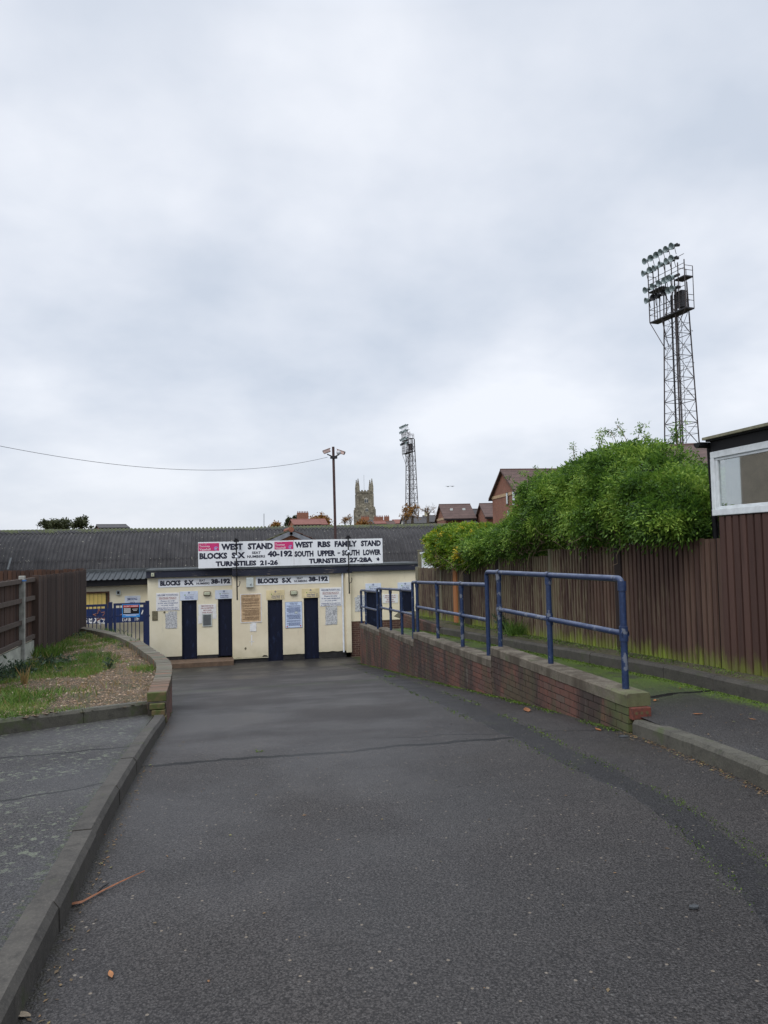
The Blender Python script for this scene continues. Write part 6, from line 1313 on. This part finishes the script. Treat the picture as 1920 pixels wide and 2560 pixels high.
for px, py, s, mm, lab in ((277, 2441, .055, LB, 'orange curled leaf alone on the road at lower left'), (145, 2318, .06, DEAD, 'red-brown leaf by the left kerb'), (255, 2090, .055, DEAD, 'orange chip of leaf beside the kerb joint'), (54, 2542, .08, plain('tan_leaf', (.30, .24, .17), .7, .3, 40), 'tan leaf at the bottom left corner'), (385, 1838, .13, DEAD, 'brown leaf under the kerb weeds'), (372, 1854, .10, DEAD, 'flat brown leaf just below the kerb weeds'), (420, 1776, .10, DEAD, 'reddish leaf by the end of the curved wall'), (1318, 1778, .22, DEAD, 'long orange-brown leaf at the foot of the ramp wall'), (1495, 1826, .12, DEAD, 'brown leaf near the end of the ramp wall'), (402, 1812, .12, DEAD, 'crumpled brown leaf between the kerb weeds')):
    p = ground_at(px, py); dleaf(p, s, lab, mm)
for px, py, s, mm, lab in ((1637, 1753, .09, LB, 'tan leaf on the path beyond the wall end'), (1700, 1722, .05, DEAD, 'small leaf on the path below the mossy edge'), (1882, 1800, .06, LB, 'pale leaf on the path at the right edge'), (1745, 1787, .10, DEAD, 'reddish leaf lying in the path crack'), (1475, 1655, .16, DEAD, 'brown leaf on the mossy path behind the railing')):
    p = ground_at(px, py, pz); dleaf(p, s, lab, mm)
tag(MB().add(*(lambda L_: ([v for q in L_ for v in q], [(i*4+j, i*4+j+1, i*4+5+j, i*4+4+j) for i in range(len(L_)-1) for j in range(3)]))([
    [(p+Vector((0, -w_, h_))) if j == 0 else (p+Vector((0, -w_*.3, h_+.004))) if j == 1 else (p+Vector((0, w_*.3, h_+.004))) if j == 2 else (p+Vector((0, w_, h_))) for j in range(4)]
    for p, w_, h_ in [(ground_at(px, py), w_, .012) for px, py, w_ in ((157, 2258, .006), (165, 2264, .010), (180, 2266, .012), (205, 2261, .013), (235, 2245, .010), (265, 2229, .009), (300, 2212, .006), (330, 2198, .004), (362, 2184, .001))]])).build('palm_frond', FROND, smooth=True), 'long curved orange-brown dry frond lying by the left kerb', 'frond')
p = ground_at(244, 2236); q = ground_at(272, 2212); tag(MB().tube([p+Vector((0, 0, .01)), (p+q)/2+Vector((0, 0, .014)), q+Vector((0, 0, .008))], [.003, .004, .002], 5).build('twig', BLK), 'short black twig crossing the frond', 'twig')
p = ground_at(168, 2248); mb = MB(); mb.prism([p+Vector((-.02, -.01, .004)), p+Vector((.012, -.014, .004)), p+Vector((.03, .008, .012)), p+Vector((-.008, .018, .02))], (0, 0, .006)); tag(mb.build('litter_scrap', LITTER), 'tiny white scrap of litter against the kerb', 'litter')
x, y, z = bg(383, 1653); tag(MB().prism([(x-.06, y, z+.03), (x+.05, y-.02, z+.03), (x+.08, y+.06, z+.06), (x-.02, y+.09, z+.05)], (0, 0, .03)).build('wrapper', LITTER), 'crumpled white and blue wrapper by the curved wall', 'litter')
for px, py, s, lab in ((1560, 1843, .06, 'slate chip at the foot of the ramp wall end'), (1735, 2272, .03, 'dark slate chip out on the road at lower right')):
    p = ground_at(px, py); P_ = [p+Vector((math.cos(a)*s*(.6+.4*rnd.random()), math.sin(a)*s*.5, .004)) for a in np.linspace(0, 5.2, 6)]; tag(MB().prism(P_, (0, 0, .008)).build('slate_chip', SLATE), lab, 'stone')
# loose sticks and small leaf litter along the kerbs
Q = []
for k in range(240):
    y = rnd.uniform(2.0, 9.2); Q.append((-.64+abs(rnd.gauss(0, .035)), y, zr(y)+.004))
for k in range(520): y = rnd.uniform(3.6, 6.2); Q.append((kx(y)-abs(rnd.gauss(0, .05)), y, zr(y)+.004))
for k in range(260): y = rnd.uniform(3.6, 9); Q.append((rnd.uniform(px0(y)+.1, 5.0), y, pz(y)+.012))
for k in range(420): y = rnd.uniform(12.5, 18); Q.append((rnd.uniform(4.55, 5.09), y, pz(y)+.01))
for k in range(90): y = rnd.uniform(2.3, 8); Q.append((rnd.uniform(-.4, 3.2), y, zr(y)+.004))
Q = np.array(Q); n = len(Q); D = unit(np.c_[RS.randn(n, 2), RS.randn(n)*.1]); U = unit(np.c_[-D[:, 1], D[:, 0], RS.randn(n)*.2])
M = Mt('leaf_litter', .8); M.col(M.ramp(M.rand(), [(0, (.06, .04, .025)), (.5, (.14, .10, .05)), (.8, (.20, .10, .04)), (1, (.16, .18, .06))])); tag(faces_obj('leaf_litter', Q, D, U, RS.uniform(.008, .035, n), RS.uniform(.004, .014, n), M.m), kind='stuff')
